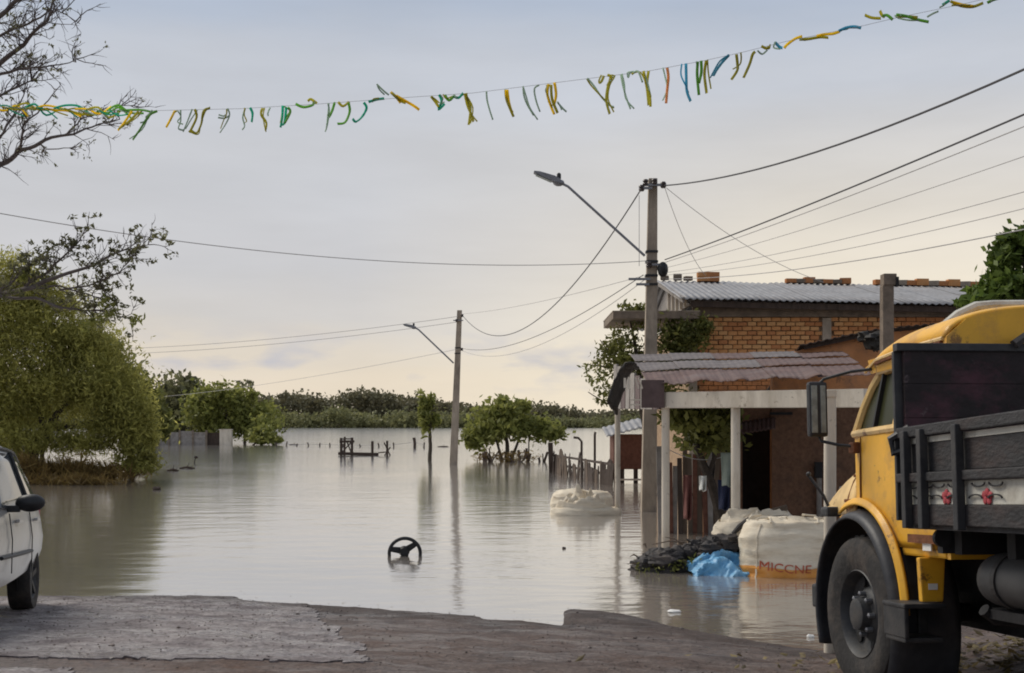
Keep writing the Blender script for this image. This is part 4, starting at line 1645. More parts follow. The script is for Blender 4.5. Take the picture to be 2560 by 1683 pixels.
def hroof(a, b):
    u = 2000 + 520 * a
    v = interp([(2000, 868), (2190, 828), (2520, 796)], u)
    return hp(u, v, -.2) + Vector((0, 3.5 * b, .03 - .9 * b + .015 * math.sin(a * 160)))


p = MB()
p.grid(hroof, 120, 3)
p.build('roof', M['old_wood_dark'], hs, origin=hb, smooth=True, solid=.02)
p = MB()
p.box(hp(1953, 1034, -.12), (.42, .06, .05))
p.build('wall_bracket', M['chassis'], hs, origin=hb)
p = MB()
p.tube([hp(2048, 1350, -.15), hp(2048, 1190, -.15)], .05, 8)
p.build('drain_pipe', M['grey_board'], hs, origin=hb, smooth=True)
p = MB()
p.box(hp(2046, 1175, -.17), (.14, .12, .3))
p.build('meter_box', M['chassis'], hs, origin=hb, bevel=.01)
p = MB()
p.blob(hp(2176, 846, -.4), (.19, .16, .13), 8, 14, 10, rough=1.1, fq=2.2)
p.blob(hp(2190, 862, -.4), (.12, .12, .12), 9, 12, 9, rough=.9, fq=2.2)
tag(p.build('dark_bundle', M['dark_tarp'], smooth=True), 'dark bundle lying on the roof corner beside the short column', 'bundle')

# short unfinished column rising behind the porch
d = 20.0
cb_ = Vector((gx(2215, d), d, 0))
o = thing('short_column', 'short weathered concrete column rising behind the porch roof', 'column', cb_)
p = MB()
p.box((gx(2217, d), d, gz(714, d) / 2 - .2), (.185, .185, gz(714, d) + .4))
p.build('shaft', M['concrete_dark'], o, origin=cb_, bevel=.012)
p = MB()
p.box((gx(2221, d), d, gz(700, d)), (.215, .215, .19))
p.build('cap', M['concrete_dark'], o, origin=cb_, bevel=.012)
p = MB()
p.box((gx(2238, d), d - .08, gz(706, d)), (.05, .08, .16))
p.build('fixture', M['chassis'], o, origin=cb_)

# glossy tree at the right edge
bush_tree('broad_leaved_tree', 'dark glossy broad-leaved tree above the truck at the right edge', 'tree', 2620, 21,
          [(2545, 715, 95, 90, .9, 2200, 0), (2620, 650, 110, 95, .9, 1700, 0), (2490, 745, 70, 40, .7, 760, 0), (2512, 640, 34, 46, .4, 260, 0), (2520, 600, 36, 22, .35, 170, 0), (2445, 756, 46, 24, .5, 280, 0), (2640, 780, 120, 60, 1, 1000, 0)],
          [[(2620, 1350, .16, 0), (2615, 1000, .14, 0), (2600, 800, .1, 0), (2560, 650, .03, 0)], [(2605, 850, .06, 0), (2500, 750, .02, 0)], [(2600, 780, .05, 0), (2540, 610, .02, 0)]],
          'leaf_glossy', .20, 61, aspect=.5, sub=18, spread=.2)

# ------------------------------------------------------------------ porch
E0, E1 = Vector((gx(1622, 18.3), 18.3, 2.60)), Vector((gx(2172, 15.2), 15.2, 2.62))
UP0, UP1 = Vector((.50, 8.0, .92)), Vector((1.80, 8.0, .78))
pbse = Vector((3.2, 17.5, 0))
po = thing('porch', 'open porch with brown corrugated roof on cream posts', 'porch', pbse)
NCOL, NROW = 5, 3
for c in range(NCOL):
    for r in range(NROW):
        a0, a1 = c / NCOL, (c + 1) / NCOL + .012
        b0, b1 = r / NROW - (.02 if r else 0), (r + 1) / NROW
        mt = 'porch_sheet'
        if (c < 3 and r == 1) or (c < 3 and r == 2 and c != 2):
            mt = 'porch_sheet_grey'
        if c == 3 and r == 2:
            mt = 'porch_sheet_grey'
        sd = c * 7 + r

        def fn(a, b, a0=a0, a1=a1, b0=b0, b1=b1, r=r, c=c, sd=sd):
            A_ = a0 + (a1 - a0) * a
            B_ = b0 + (b1 - b0) * b
            e = E0.lerp(E1, A_)
            q = e + UP0.lerp(UP1, A_) * B_
            w = math.sin(A_ * 2 * math.pi * 34) * .0035 + .012 * fbm(A_ * 3, B_ * 3, 4, 3)
            edge = .05 * fbm(A_ * 9, sd, 2, 4) * (1 - b) * (1 if r == 0 else .3)
            return q + Vector((0, -edge * 2.2, w + .02 * (NROW - 1 - r) * 0 + .03 * (1 - b) * (r > 0) + .012 * (c % 2) + edge))
        p = MB()
        p.grid(fn, 48, 6)
        p.build('roof_sheet', M[mt], po, origin=pbse, smooth=True, solid=.01)


def wall_line(u, d):
    return Vector((gx(u, d), d, 0))


PO2, PO3 = wall_line(1664, 18.2), wall_line(1839, 17.15)
PO5 = wall_line(2168, 15.35)
PO1 = wall_line(1544, 26.6)
p = MB()
dirv = (PO5 - PO2).normalized()
for a, b in ((PO2 - dirv * .05, PO5),):
    p.bar(a + Vector((0, 0, 2.36)), b + Vector((0, 0, 2.33)), .14, .24)
p.build('front_beam', M['cream_paint'], po, origin=pbse, bevel=.012)
p = MB()
p.bar(PO2 + Vector((0, .12, 2.36)), PO1 + Vector((0, 0, 2.5)), .12, .22)
p.build('side_beam', M['plum_board'], po, origin=pbse, bevel=.012)
for q, rr in ((PO1, .062), (PO2, .06), (PO3, .065), (PO5, .06)):
    p = MB()
    p.tube([q + Vector((0, 0, -.4)), q + Vector((0, 0, 2.25 if q is not PO1 else 2.42))], rr, 14)
    p.build('post', M['cream_paint'], po, origin=pbse, smooth=True)
# boards closing the left end under the roof
for i in range(9):
    t0, t1 = i / 9, (i + .86) / 9
    a = PO2.lerp(PO1, t0) + Vector((-.1, 0, 0))
    b = PO2.lerp(PO1, t1) + Vector((-.1, 0, 0))
    zt = 2.58 + .78 * (t0 + t1) / 2
    zb = 2.22 + .12 * t0
    p = MB()
    p.prism([a + Vector((0, 0, zb)), b + Vector((0, 0, zb + .01)), b + Vector((0, 0, zt)), a + Vector((0, 0, zt - .03))], (.04, 0, 0))
    p.build('end_board', M['grey_board' if i % 3 else 'plum_board'], po, origin=pbse)
p = MB()
p.box((gx(1632, 18.1), 18.1, gz(985, 18.1)), (.34, .06, .42))
p.build('corner_board', M['plum_board'], po, origin=pbse)
for i, (ua, va, ub, vb) in enumerate(((1562, 945, 1562, 970), (1572, 944, 1572, 972), (1588, 944, 1596, 972), (1596, 944, 1606, 972), (1576, 1000, 1602, 1000), (1576, 1012, 1600, 1012))):
    p = MB()
    p.bar(at(ua, va, 18.0), at(ub, vb, 18.0), .035, .02)
    p.build('lattice_slat', M['cream_paint'], po, origin=pbse)

# folded tarp over the far left corner
tb = at(1550, 950, 18.2)
p = MB()


def tarp(a, b):
    u = 1520 + 66 * a
    v = 1010 - 104 * math.sin(min(1, a * 1.15) * math.pi * .52) ** .8
    w = 28 * (1 - .5 * a) * b
    q = at(u + w * .8, v + w, 18.0 + .9 * b)
    return q + Vector((.03 * fbm(a * 5, b * 4, 1), .05 * fbm(a * 5, b * 4, 2), .03 * fbm(a * 5, b * 4, 3)))


p.grid(tarp, 26, 8)
ob = p.build('folded_tarp', M['dark_tarp'], smooth=True, solid=.03, origin=tb)
ob.location = tb
tag(ob, 'dark tarp bunched over the left end of the porch roof', 'tarp')

# pale pipe post by the truck's front wheel
d = 10.45
x = gx(2075, d)
o = thing('pipe_post', 'cream pipe post standing at the waterline beside the truck wheel', 'post', (x, d, 0))
p = MB()
p.tube([(0, 0, -.25), (0, 0, 2.24)], .053, 16)
p.build('pipe', M['cream_paint'], o, smooth=True)
p = MB()
p.lathe([(.0, 2.235), (.062, 2.235), (.062, 2.29), (0, 2.29)], (0, 0, 0), 'z', 16)
p.build('cap', M['cream_paint'], o, smooth=True)

# washing and odds and ends under the porch
bush_tree('shaded_tree', 'dark leaning tree in the shade under the porch', 'tree', 1790, 20.5,
          [(1720, 1050, 66, 44, .8, 900, 0), (1775, 1095, 70, 44, .8, 800, .2), (1690, 1040, 40, 30, .5, 300, 0), (1810, 1050, 40, 50, .6, 500, .3)],
          [[(1815, 1345, .1, 0), (1795, 1270, .09, 0), (1765, 1180, .08, 0), (1740, 1110, .05, 0)], [(1770, 1190, .05, 0), (1800, 1100, .03, 0)]], 'leaf_dark', .14, 71, bark='bark')


def hung(name, u, v, d, w, h, mat, label):
    c = at(u, v, d)
    p = MB()

    def fn(a, b):
        return c + Vector(((a - .5) * w * (1 - .25 * b), .05 * math.sin(a * 9 + b * 2) * (0.3 + b), -b * h + .02 * math.sin(a * 7) * b))
    p.grid(fn, 12, 10)
    ob = p.build(name, M[mat], smooth=True, solid=.008, origin=c)
    ob.location = c
    return tag(ob, label, 'cloth')


hung('hanging_cloth', 1822, 1132, 19.6, .26, .55, 'cloth_green', 'pale green cloth hanging behind the middle porch post')
hung('hanging_cloth', 1757, 1190, 19.4, .12, .24, 'cloth_white', 'small white rag hanging in the shade under the porch')
hung('hanging_cloth', 1719, 1188, 20.2, .15, .75, 'cloth_red', 'dull red cloth hanging beside the left porch post')
hung('hanging_cloth', 1810, 1200, 19.9, .2, .5, 'cloth_blue', 'dark blue cloth hanging beside the leaning trunk')
p = MB()
cl0, cl1 = at(1664, 1120, 18.2), at(1850, 1120, 22.5)
pts = [cl0.lerp(cl1, i / 12) - Vector((0, 0, .2 * 4 * (i / 12) * (1 - i / 12))) for i in range(13)]
p.tube(pts, .006, 5)
tag(p.build('clothes_line', M['wire_thin']), 'thin clothes line strung under the porch', 'line')
d = 22
base = Vector((gx(1700, d), d, 0))
o = thing('yard_fence', 'dim weathered board fence in the water behind the porch posts', 'fence', base)
rs = random.Random(21)
for k in range(16):
    u = 1650 + k * 12.5
    p = MB()
    x = gx(u, d)
    zt = gz(rs.uniform(1105, 1170), d)
    p.box((x, d + rs.uniform(-.03, .03), zt / 2 - .2), (.08 + rs.random() * .02, .03, zt + .4), (0, rs.gauss(0, .03), 0))
    p.build('board', M[rs.choice(('old_wood', 'dark_brick', 'old_wood_dark', 'grey_board'))], o, origin=base)
p = MB()
p.box((gx(1745, d), d + .06, .7), (1.5, .05, .06))
p.build('rail', M['old_wood_dark'], o, origin=base)


# ------------------------------------------------------------------ bulk bags, debris, tarp
def bulk_bag(name, label, c, sx, sy, h, seed, mat='bulk_white', sag=.12, top_lump=.1, e=3.2, tilt=(0, 0, 0), zb=-.3, torn=False):
    c = Vector((c[0], c[1], 0))
    o = thing(name, label, 'bulk bag', c, tilt)

    def fn(a, b):
        th = 2 * math.pi * a
        ct, stt = math.cos(th), math.sin(th)
        k = (abs(ct) ** e + abs(stt) ** e) ** (-1 / e)
        if b < .62:
            t = b / .62
            z = zb + (h - zb) * t
            rr = 1 + .06 * math.sin(math.pi * t) - .10 * (max(0, t - .8) / .2) ** 2
        else:
            t = (b - .62) / .38
            z = h + .045 * math.sin(t * math.pi * .5)
            rr = (1 - .10) * (1 - t ** 1.6) + .0001
            z += top_lump * (1 - t * .3) * fbm(ct * t * 2 + seed, stt * t * 2, 1.3, 4) * (1 if t > .1 else t * 10)
        x, y = ct * k * sx / 2 * rr, stt * k * sy / 2 * rr
        nn = .035 * fbm(ct * 1.6 + seed, stt * 1.6, z * 2.5, 5) + .022 * fbm(ct * 1.2, stt * 1.2, z * 13 + seed, 3) + .012 * fbm(ct * 9 + seed, stt * 9, z * 2, 3)
        x += ct * nn
        y += stt * nn
        z += .03 * fbm(x * 3, y * 3, seed, 3) * (1 if b > .5 else 0)
        return (x, y, z)
    p = MB()
    p.grid(fn, 64, 40, closed_u=True)
    p.build('bag_body', M[mat], o, smooth=True)
    return o, fn


bag, bfn = bulk_bag('bulk_bag', 'upright white bulk bag with orange printed base beside the truck', (gx(1968, 16.05), 16.05), 1.22, .95, .68, 1.0, top_lump=.07, e=2.5)
# orange base band, a little proud of the bag
p = MB()
p.grid(lambda a, b: (lambda q: (q[0] * 1.012, q[1] * 1.012, q[2]))(bfn(a, .12 + .15 * b + .012 * b * math.sin(a * 23))), 64, 8, closed_u=True)
p.build('orange_base', M['bulk_orange'], bag, smooth=True)
for a_ in (.125, .375, .625, .875):
    p = MB()
    p.tube([Vector(bfn(a_, .1 + .52 * i / 14)) * 1.008 for i in range(15)], .012, 5)
    p.build('seam', M['bulk_white'], bag, smooth=True)
    c_ = Vector(bfn(a_, .64))
    o_ = Vector((c_.x, c_.y, 0)).normalized()
    t_ = Vector((-o_.y, o_.x, 0))
    p = MB()
    p.tube([c_ + t_ * .13 - o_ * .03, c_ + t_ * .10 + Vector((0, 0, .05)) - o_ * .06, c_ + Vector((0, 0, .055)) - o_ * .14, c_ - t_ * .10 + Vector((0, 0, .045)) - o_ * .05, c_ - t_ * .13 - o_ * .03], .016, 6)
    p.build('lifting_loop', M['bulk_white'], bag, smooth=True)
# lettering wrapped on the front of the bag
fc = bpy.data.curves.new('lettering', 'FONT')
fc.body = 'MICCNE'
fc.size = .155
fc.align_x = 'LEFT'
fo = bpy.data.objects.new('tmp_text', fc)
sc.collection.objects.link(fo)
bpy.context.view_layer.update()
dg = bpy.context.evaluated_depsgraph_get()
tm = bpy.data.meshes.new_from_object(fo.evaluated_get(dg))
bpy.data.objects.remove(fo)
bm = bmesh.new()
bm.from_mesh(tm)
bmesh.ops.subdivide_edges(bm, edges=[e for e in bm.edges if e.calc_length() > .04], cuts=2)
bmesh.ops.triangulate(bm, faces=bm.faces)
for vv in bm.verts:
    x, z = vv.co.x, vv.co.y
    xx = -.47 + x * 1.15
    zz = .115 + z * 1.0 - .20 * x + .19 * x * x
    # find the bag's front surface
    yy = -.95 / 2 * 1.0
    k = abs(xx) / .61
    front = -(max(0, 1 - k ** 2.5)) ** (1 / 2.5) * .475
    vv.co = (xx, front - .045, zz)
bm.to_mesh(tm)
bm.free()
tm.materials.clear()
tm.materials.append(M['letter_red'])
lo = bpy.data.objects.new('lettering', tm)
sc.collection.objects.link(lo)
lo.parent = bag
sm_ = lo.modifiers.new('wrap', 'SHRINKWRAP')
sm_.target = [c for c in bag.children if c.name.startswith('bag_body')][0]
sm_.wrap_method = 'NEAREST_SURFACEPOINT'
sm_.wrap_mode = 'ABOVE_SURFACE'
sm_.offset = .016

bag2, _ = bulk_bag('bulk_bag', 'slumped torn white bulk bag behind the upright one', (gx(1895, 17.0), 17.0), 1.15, .8, .66, 5.0, top_lump=.22, tilt=(0, R(-2), R(8)))
bag3, _ = bulk_bag('bulk_bag', 'rounded white bulk bag half sunk farthest out beside the porch', (gx(1455, 29.5), 29.5), 1.45, 1.1, .33, 9.0, top_lump=.06, e=2.4)
bag4, _ = bulk_bag('bulk_bag', 'collapsed folded white bulk bag floating before the sunken one', (gx(1465, 26.6), 26.6), 1.5, .9, .16, 13.0, top_lump=.5, e=2.2, sag=.3)
p = MB()
q0, q1 = at(1850, 1300, 17.1), at(1968, 1268, 17.0)
p.bar(q0, q1, .12, .07)
tag(p.build('plank', M['old_wood'], bevel=.01), 'rough plank lying across the slumped bulk bag', 'plank')
p = MB()
p.tube([at(1832, 1335, 16.5), at(1848, 1318, 16.5), at(1870, 1302, 16.6), at(1960, 1296, 16.7), at(2030, 1300, 16.6)], [.03, .04, .05, .045, .03], 7)
tag(p.build('dark_strap', M['black_bag'], smooth=True), 'dark rope of cloth lying between the two white bags', 'rope')

# debris heap: dark bags and brush
hc = Vector((gx(1715, 16.5), 16.5, 0))
o = thing('debris_heap', 'dark heap of black bags and brush in the water left of the white bag', 'heap', hc)
p = MB()
rs = random.Random(31)
for k in range(90):
    t = rs.random()
    u = 1590 + 270 * t
    hmax = interp([(1590, .10), (1650, .26), (1720, .38), (1800, .50), (1860, .55)], u)
    z = rs.uniform(-.05, hmax * .85)
    d = 16.45 + rs.uniform(-.25, .45)
    r = rs.uniform(.05, .14)
    p.blob((gx(u, d), d, z), (r * 1.3, r, r * .8), k, 12, 9, .7, 2.2)
ob = p.build('black_bags', M['black_bag'], o, smooth=True, origin=hc)
ob['kind'] = 'stuff'
leaves('brush', M['leaf_dark'], o, [((gx(a, 16.2), 16.2, z), (r, .2, .1), n) for a, z, r, n in ((1620, .06, .2, 60), (1690, .10, .26, 130), (1760, .14, .3, 60))], .06, 9, hc, .35)
p = MB()
for k in range(16):
    u = rs.uniform(1590, 1850)
    a = at(u, rs.uniform(1350, 1425), 16.25 + rs.uniform(-.1, .2))
    b = a + Vector((rs.gauss(0, .2), rs.gauss(0, .08), rs.gauss(.05, .09)))
    p.tube([a, a.lerp(b, .5) + Vector((0, 0, .03)), b], [.012, .01, .005], 5)
ob = p.build('sticks', M['old_wood'], o, origin=hc)
ob['kind'] = 'stuff'

tcn_ = Vector((gx(1795, 15.9), 15.9, 0))
p = MB()


def tarp2(a, b):
    u = 1722 + 172 * a + 8 * math.sin(b * 5)
    d = 15.75 + .55 * b
    top = interp([(0, .08), (.25, .20), (.5, .26), (.75, .20), (1, .14)], a)
    z = -.06 + (top + .06) * (1 - (1 - b) ** 2.2)
    q = Vector((gx(u, d), d, z))
    w = 1 - abs(noise.noise(Vector((a * 4.2 + b * 1.5, b * 2.4, 2)))) * 2
    w2 = 1 - abs(noise.noise(Vector((a * 9 - b * 3, b * 5, 4)))) * 2
    w3 = 1 - abs(noise.noise(Vector((a * 17 + b * 6, b * 8 - a * 3, 8)))) * 2
    q.z += (.085 * w + .045 * w2 + .018 * w3) * (.35 + .65 * b) - .06
    q.y -= .10 * w + .04 * w2 + .015 * w3
    return q


p.grid(tarp2, 70, 30)
ob = p.build('blue_tarp', M['blue_tarp'], smooth=True, solid=.006, origin=tcn_)
ob.location = tcn_
tag(ob, 'crumpled light blue tarp lying before the dark debris heap', 'tarp')

# small floating scraps
for u, v, s, mt, lab in ((1685, 1531, .07, 'sticker', 'white plastic scrap floating near the muddy edge'), (2026, 1594, .035, 'sticker', 'small white scrap in the shallows left of the truck wheel'),
                         (1410, 1372, .03, 'old_wood_dark', 'tiny dark speck of debris floating before the debris heap')):
    d = 6000 / (v - 1060)
    p = MB()
    p.blob((0, 0, .008), (s, s * .7, .022), 3, rough=.5)
    ob = p.build('floating_scrap', M[mt], smooth=True)
    ob.location = (gx(u, d), d, 0)
    tag(ob, lab, 'scrap')

# ------------------------------------------------------------------ steering wheel poking out of the water
d = 18.2
swc = Vector((gx(1012, d), d, .035))
o = thing('steering_wheel', 'black steering wheel sticking out of the flood water', 'steering wheel', swc, (R(8), R(10), R(6)))
p = MB()
ring = [(.235 * math.cos(a), 0, .235 * math.sin(a)) for a in [2 * math.pi * i / 48 for i in range(49)]]
p.tube(ring, .027, 10, caps=False)
p.build('rim', M['black_plastic'], o, smooth=True)
p = MB()
p.lathe([(0, .03), (.07, .02), (.085, -.02), (.06, -.06), (0, -.06)], (-.015, .03, .03), 'y', 20)
p.build('hub', M['black_plastic'], o, smooth=True)
for a in (R(52), R(172), R(292), R(8)):
    if a == R(8):
        continue
    p = MB()
    e = Vector((.225 * math.cos(a), 0, .225 * math.sin(a)))
    c = Vector((-.015, .03, .03))
    s = (e - c).normalized().cross(Vector((0, 1, 0)))
    P = []
    for q, w in ((c, .055), (e, .038)):
        P += [q + s * w + Vector((0, -.012, 0)), q - s * w + Vector((0, -.012, 0)), q - s * w + Vector((0, .012, 0)), q + s * w + Vector((0, .012, 0))]
    p.add(P, [(0, 1, 2, 3), (4, 7, 6, 5), (0, 4, 5, 1), (1, 5, 6, 2), (2, 6, 7, 3), (3, 7, 4, 0)])
    p.build('spoke', M['black_plastic'], o)
p = MB()
p.tube([(-.015, .05, .03), (-.05, .35, -.4)], .03, 8)
p.build('steering_column', M['black_plastic'], o, smooth=True)

# ------------------------------------------------------------------ bunting
ba, bb_ = Vector((gx(-160, 10.5), 10.5, gz(262, 10.5))), Vector((gx(2700, 8.6), 8.6, gz(-70, 8.6)))
bo = thing('bunting', 'string of tattered yellow and green plastic ribbon bunting across the sky', 'bunting', ba)
CORD = [(-160, 258), (0, 268), (330, 278), (600, 272), (800, 260), (1000, 245), (1180, 233), (1380, 208), (1500, 193), (1620, 178), (1760, 152), (1860, 130), (1960, 105), (2160, 64), (2240, 45), (2400, 12), (2560, -25), (2700, -60)]


def cord_pt(u):
    t = (u + 160) / 2860
    d = 10.5 + (8.6 - 10.5) * t
    return Vector((gx(u, d), d, gz(interp(CORD, u), d)))


p = MB()
p.tube([cord_pt(u) for u in range(-160, 2701, 20)], .0016, 5)
p.build('cord', M['wire_thin'], bo, origin=ba)
rs = random.Random(55)


def ribbon(u, col, pts, w=.028):
    """pts: list of px offsets from the cord point"""
    c = cord_pt(u)
    k = c.y / F
    P = [c + Vector((a * k, .02 * math.sin(i * 1.7 + u), -b * k)) for i, (a, b) in enumerate(pts)]
    # resample smoothly
    Q = []
    n = len(P)
    for i in range(n - 1):
        p0, p1, p2, p3 = P[max(0, i - 1)], P[i], P[i + 1], P[min(n - 1, i + 2)]
        for s in range(4):
            t = s / 4
            Q.append(.5 * ((2 * p1) + (p2 - p0) * t + (2 * p0 - 5 * p1 + 4 * p2 - p3) * t * t + (3 * p1 - p0 - 3 * p2 + p3) * t ** 3))
    Q.append(P[-1])
    m = MB()
    V = []
    for i, q in enumerate(Q):
        tn = (Q[min(i + 1, len(Q) - 1)] - Q[max(0, i - 1)]).normalized()
        tw = rs.uniform(-.25, .25) + i * .10
        s = tn.cross(Vector((math.sin(tw) * .8, 1, 0))).normalized()
        V += [q + s * w / 2, q - s * w / 2]
    m.add(V, [(2 * i, 2 * i + 1, 2 * i + 3, 2 * i + 2) for i in range(len(Q) - 1)])
    m.build('ribbon', M['ribbon_' + col], bo, origin=ba, solid=.0012, smooth=True)


# left: blown flat along the cord in front of the tree
for u in range(-20, 300, 26):
    ribbon(u, rs.choice(('yellow', 'olive', 'green', 'teal', 'yellow')), [(0, 0), (30, rs.uniform(-14, 10)), (60, rs.uniform(-10, 22)), (92, rs.uniform(-8, 26))], .018)
    ribbon(u + 8, rs.choice(('olive', 'greygreen', 'teal')), [(0, 0), (22, rs.uniform(-6, 20)), (50, rs.uniform(-4, 30))], .012)
RB = [
    (330, 'yellow', [(0, 0), (-12, 22), (-36, 48)]), (346, 'olive', [(0, 0), (-20, 20), (-48, 46)]), (392, 'green', [(0, 0), (-18, 14), (-40, 46), (-62, 72)]), (380, 'greygreen', [(0, 2), (-12, 26), (-30, 30)]),
    (436, 'yellow', [(0, 0), (-4, 16), (-20, 44)]), (452, 'greygreen', [(0, 0), (-2, 26), (-6, 46), (10, 52)]), (482, 'greygreen', [(0, 0), (-12, 26), (-26, 54)]), (488, 'olive', [(0, 0), (4, 20), (-16, 56)]),
    (524, 'olive', [(0, -4), (-14, 6), (-20, 36), (-34, 58), (-46, 52)]), (570, 'greygreen', [(0, 0), (4, 14), (-6, 34), (-20, 60)]), (560, 'greygreen', [(-16, 20), (0, 22), (14, 18)]),
    (612, 'greygreen', [(0, 0), (-4, 24), (0, 44), (-8, 52)]), (626, 'teal', [(0, 0), (6, 14), (2, 34)]), (655, 'olive', [(0, 0), (-2, 18), (12, 40), (8, 58)]), (674, 'greygreen', [(0, 0), (-4, 16), (-2, 24)]),
    (708, 'teal', [(0, 0), (-2, 28), (-8, 52)]), (718, 'green', [(0, 2), (8, 16), (-6, 46)]), (740, 'green', [(0, -2), (18, 4), (40, -2), (48, -10)]), (770, 'olive', [(0, -8), (8, -12), (22, -4)]), (716, 'teal', [(0, 4), (-6, 40), (-14, 48)]),
    (820, 'greygreen', [(0, 0), (4, 22), (-2, 54), (-8, 70)]), (836, 'green', [(0, 0), (-8, 22), (-16, 32)]), (846, 'olive', [(0, 0), (12, 10), (26, -4)]), (872, 'green', [(0, 4), (2, 24), (-10, 50), (-28, 56)]),
    (910, 'teal', [(0, 6), (6, 18), (-6, 40), (-20, 54), (-28, 46)]), (922, 'teal', [(0, 6), (20, -2), (38, -6)]),
    (942, 'greygreen', [(0, -38), (16, -24), (30, -12)]), (976, 'yellow', [(0, -18), (14, -4), (26, 12)]), (990, 'yellow', [(0, -6), (20, 6), (44, 18), (58, 28)]), (984, 'olive', [(-4, -12), (16, 6), (30, 10)]),
    (1078, 'olive', [(0, 2), (12, 18), (20, 30)]), (1098, 'teal', [(0, 0), (6, 14), (-2, 34), (14, 22)]), (1112, 'green', [(0, 0), (10, 12), (24, 2)]), (1132, 'teal', [(0, 2), (14, 8), (26, -2)]),
    (1162, 'olive', [(0, 0), (6, 26), (16, 52), (22, 72)]), (1164, 'olive', [(0, 2), (12, 36), (8, 80)]), (1216, 'greygreen', [(0, 0), (2, 24), (8, 46), (16, 70)]),
    (1264, 'olive', [(0, 0), (2, 24), (10, 48), (20, 70)]), (1268, 'yellow', [(0, 4), (4, 32), (12, 60)]), (1308, 'greygreen', [(0, 0), (2, 22), (10, 46), (26, 72)]), (1340, 'greygreen', [(8, -2), (-4, 10), (0, 40), (10, 66)]),
    (1372, 'yellow', [(0, 0), (-4, 26), (4, 54), (14, 76)]), (1386, 'yellow', [(0, 0), (4, 30), (0, 52)]), (1378, 'olive', [(0, 2), (2, 40), (16, 76)]), (1402, 'greygreen', [(-8, 50), (6, 66), (14, 76)]),
    (1468, 'greygreen', [(0, 0), (16, 18), (36, 44), (56, 66), (66, 72)]), (1510, 'olive', [(0, -4), (-6, 12), (-12, 18)]), (1518, 'olive', [(0, -2), (10, 4), (2, 24), (-2, 60), (6, 96)]), (1528, 'olive', [(0, -2), (-4, 14), (-10, 26)]),
    (1552, 'greygreen', [(0, 0), (6, 26), (14, 60), (24, 88)]), (1570, 'greygreen', [(0, 12), (6, -4), (16, -6)]), (1592, 'greygreen', [(-12, 4), (2, -2), (14, 26)]), (1622, 'olive', [(0, -2), (-4, 34), (2, 66), (4, 90)]), (1614, 'olive', [(-6, 0), (4, 40), (8, 84)]),
    (1668, 'red', [(0, 0), (2, 26), (0, 56), (-2, 88)]), (1714, 'blue', [(0, 0), (2, 34), (4, 66), (12, 94)]), (1744, 'green', [(0, 0), (-2, 34), (4, 82)]), (1752, 'green', [(0, 0), (2, 26), (-4, 54)]), (1766, 'olive', [(0, 0), (-4, 34), (0, 84)]),
    (1822, 'blue', [(0, 0), (-14, 14), (-30, 36), (-40, 54)]), (1842, 'olive', [(0, 0), (2, 24), (0, 44), (-14, 66)]), (1888, 'olive', [(0, 6), (-8, 16), (-14, 38), (-28, 70)]), (1902, 'olive', [(0, -2), (14, 2), (22, -6)]), (1894, 'greygreen', [(0, 4), (10, 16), (24, 4)]),
    (1938, 'blue', [(0, -6), (8, 8), (18, 10)]), (1960, 'yellow', [(0, 16), (10, 4), (28, -8), (44, -12)]), (2000, 'olive', [(0, 0), (20, 2), (48, -2), (72, -4)]), (2040, 'yellow', [(0, 4), (22, -2), (44, -6), (60, -10)]), (2096, 'blue', [(0, 2), (18, -6), (40, -12), (58, -8)]),
    (2160, 'olive', [(0, -24), (20, -20), (44, -20)]), (2198, 'olive', [(0, -26), (8, -18), (16, -14)]), (2204, 'green', [(0, -10), (14, -16), (30, -6)]), (2240, 'green', [(0, -8), (24, -2), (56, 4), (84, 8)]), (2244, 'olive', [(0, -4), (22, -4), (48, 2)]), (2320, 'greygreen', [(0, 12), (12, 6), (24, 2)]),
    (2356, 'teal', [(0, -8), (8, -14), (18, -20)]), (2374, 'olive', [(0, -12), (30, -4), (60, -2), (82, -8)]), (2380, 'yellow', [(0, -8), (30, -4), (56, -2)]), (2470, 'green', [(0, 10), (16, 2), (40, -2)]), (2520, 'olive', [(0, 0), (30, 4), (60, 6)]),
]
for u, c, pts in RB:
    ribbon(u, c, pts, .022 if c not in ('greygreen',) else .014)
    if rs.random() < .8:
        m_ = rs.uniform(.6, 1.15)
        ribbon(u + rs.uniform(-7, 7), rs.choice((c, 'greygreen', 'olive')), [(a * m_ + rs.uniform(-7, 7), b * m_) for a, b in pts], .012)

# ------------------------------------------------------------------ truck
TA = Vector((3.329, 8.011, 0))
TA.z = .235
truck = thing('flatbed_truck', 'yellow bonneted truck with black wooden cargo bed at the right edge', 'truck', TA, (R(-3.8), 0, R(6)))


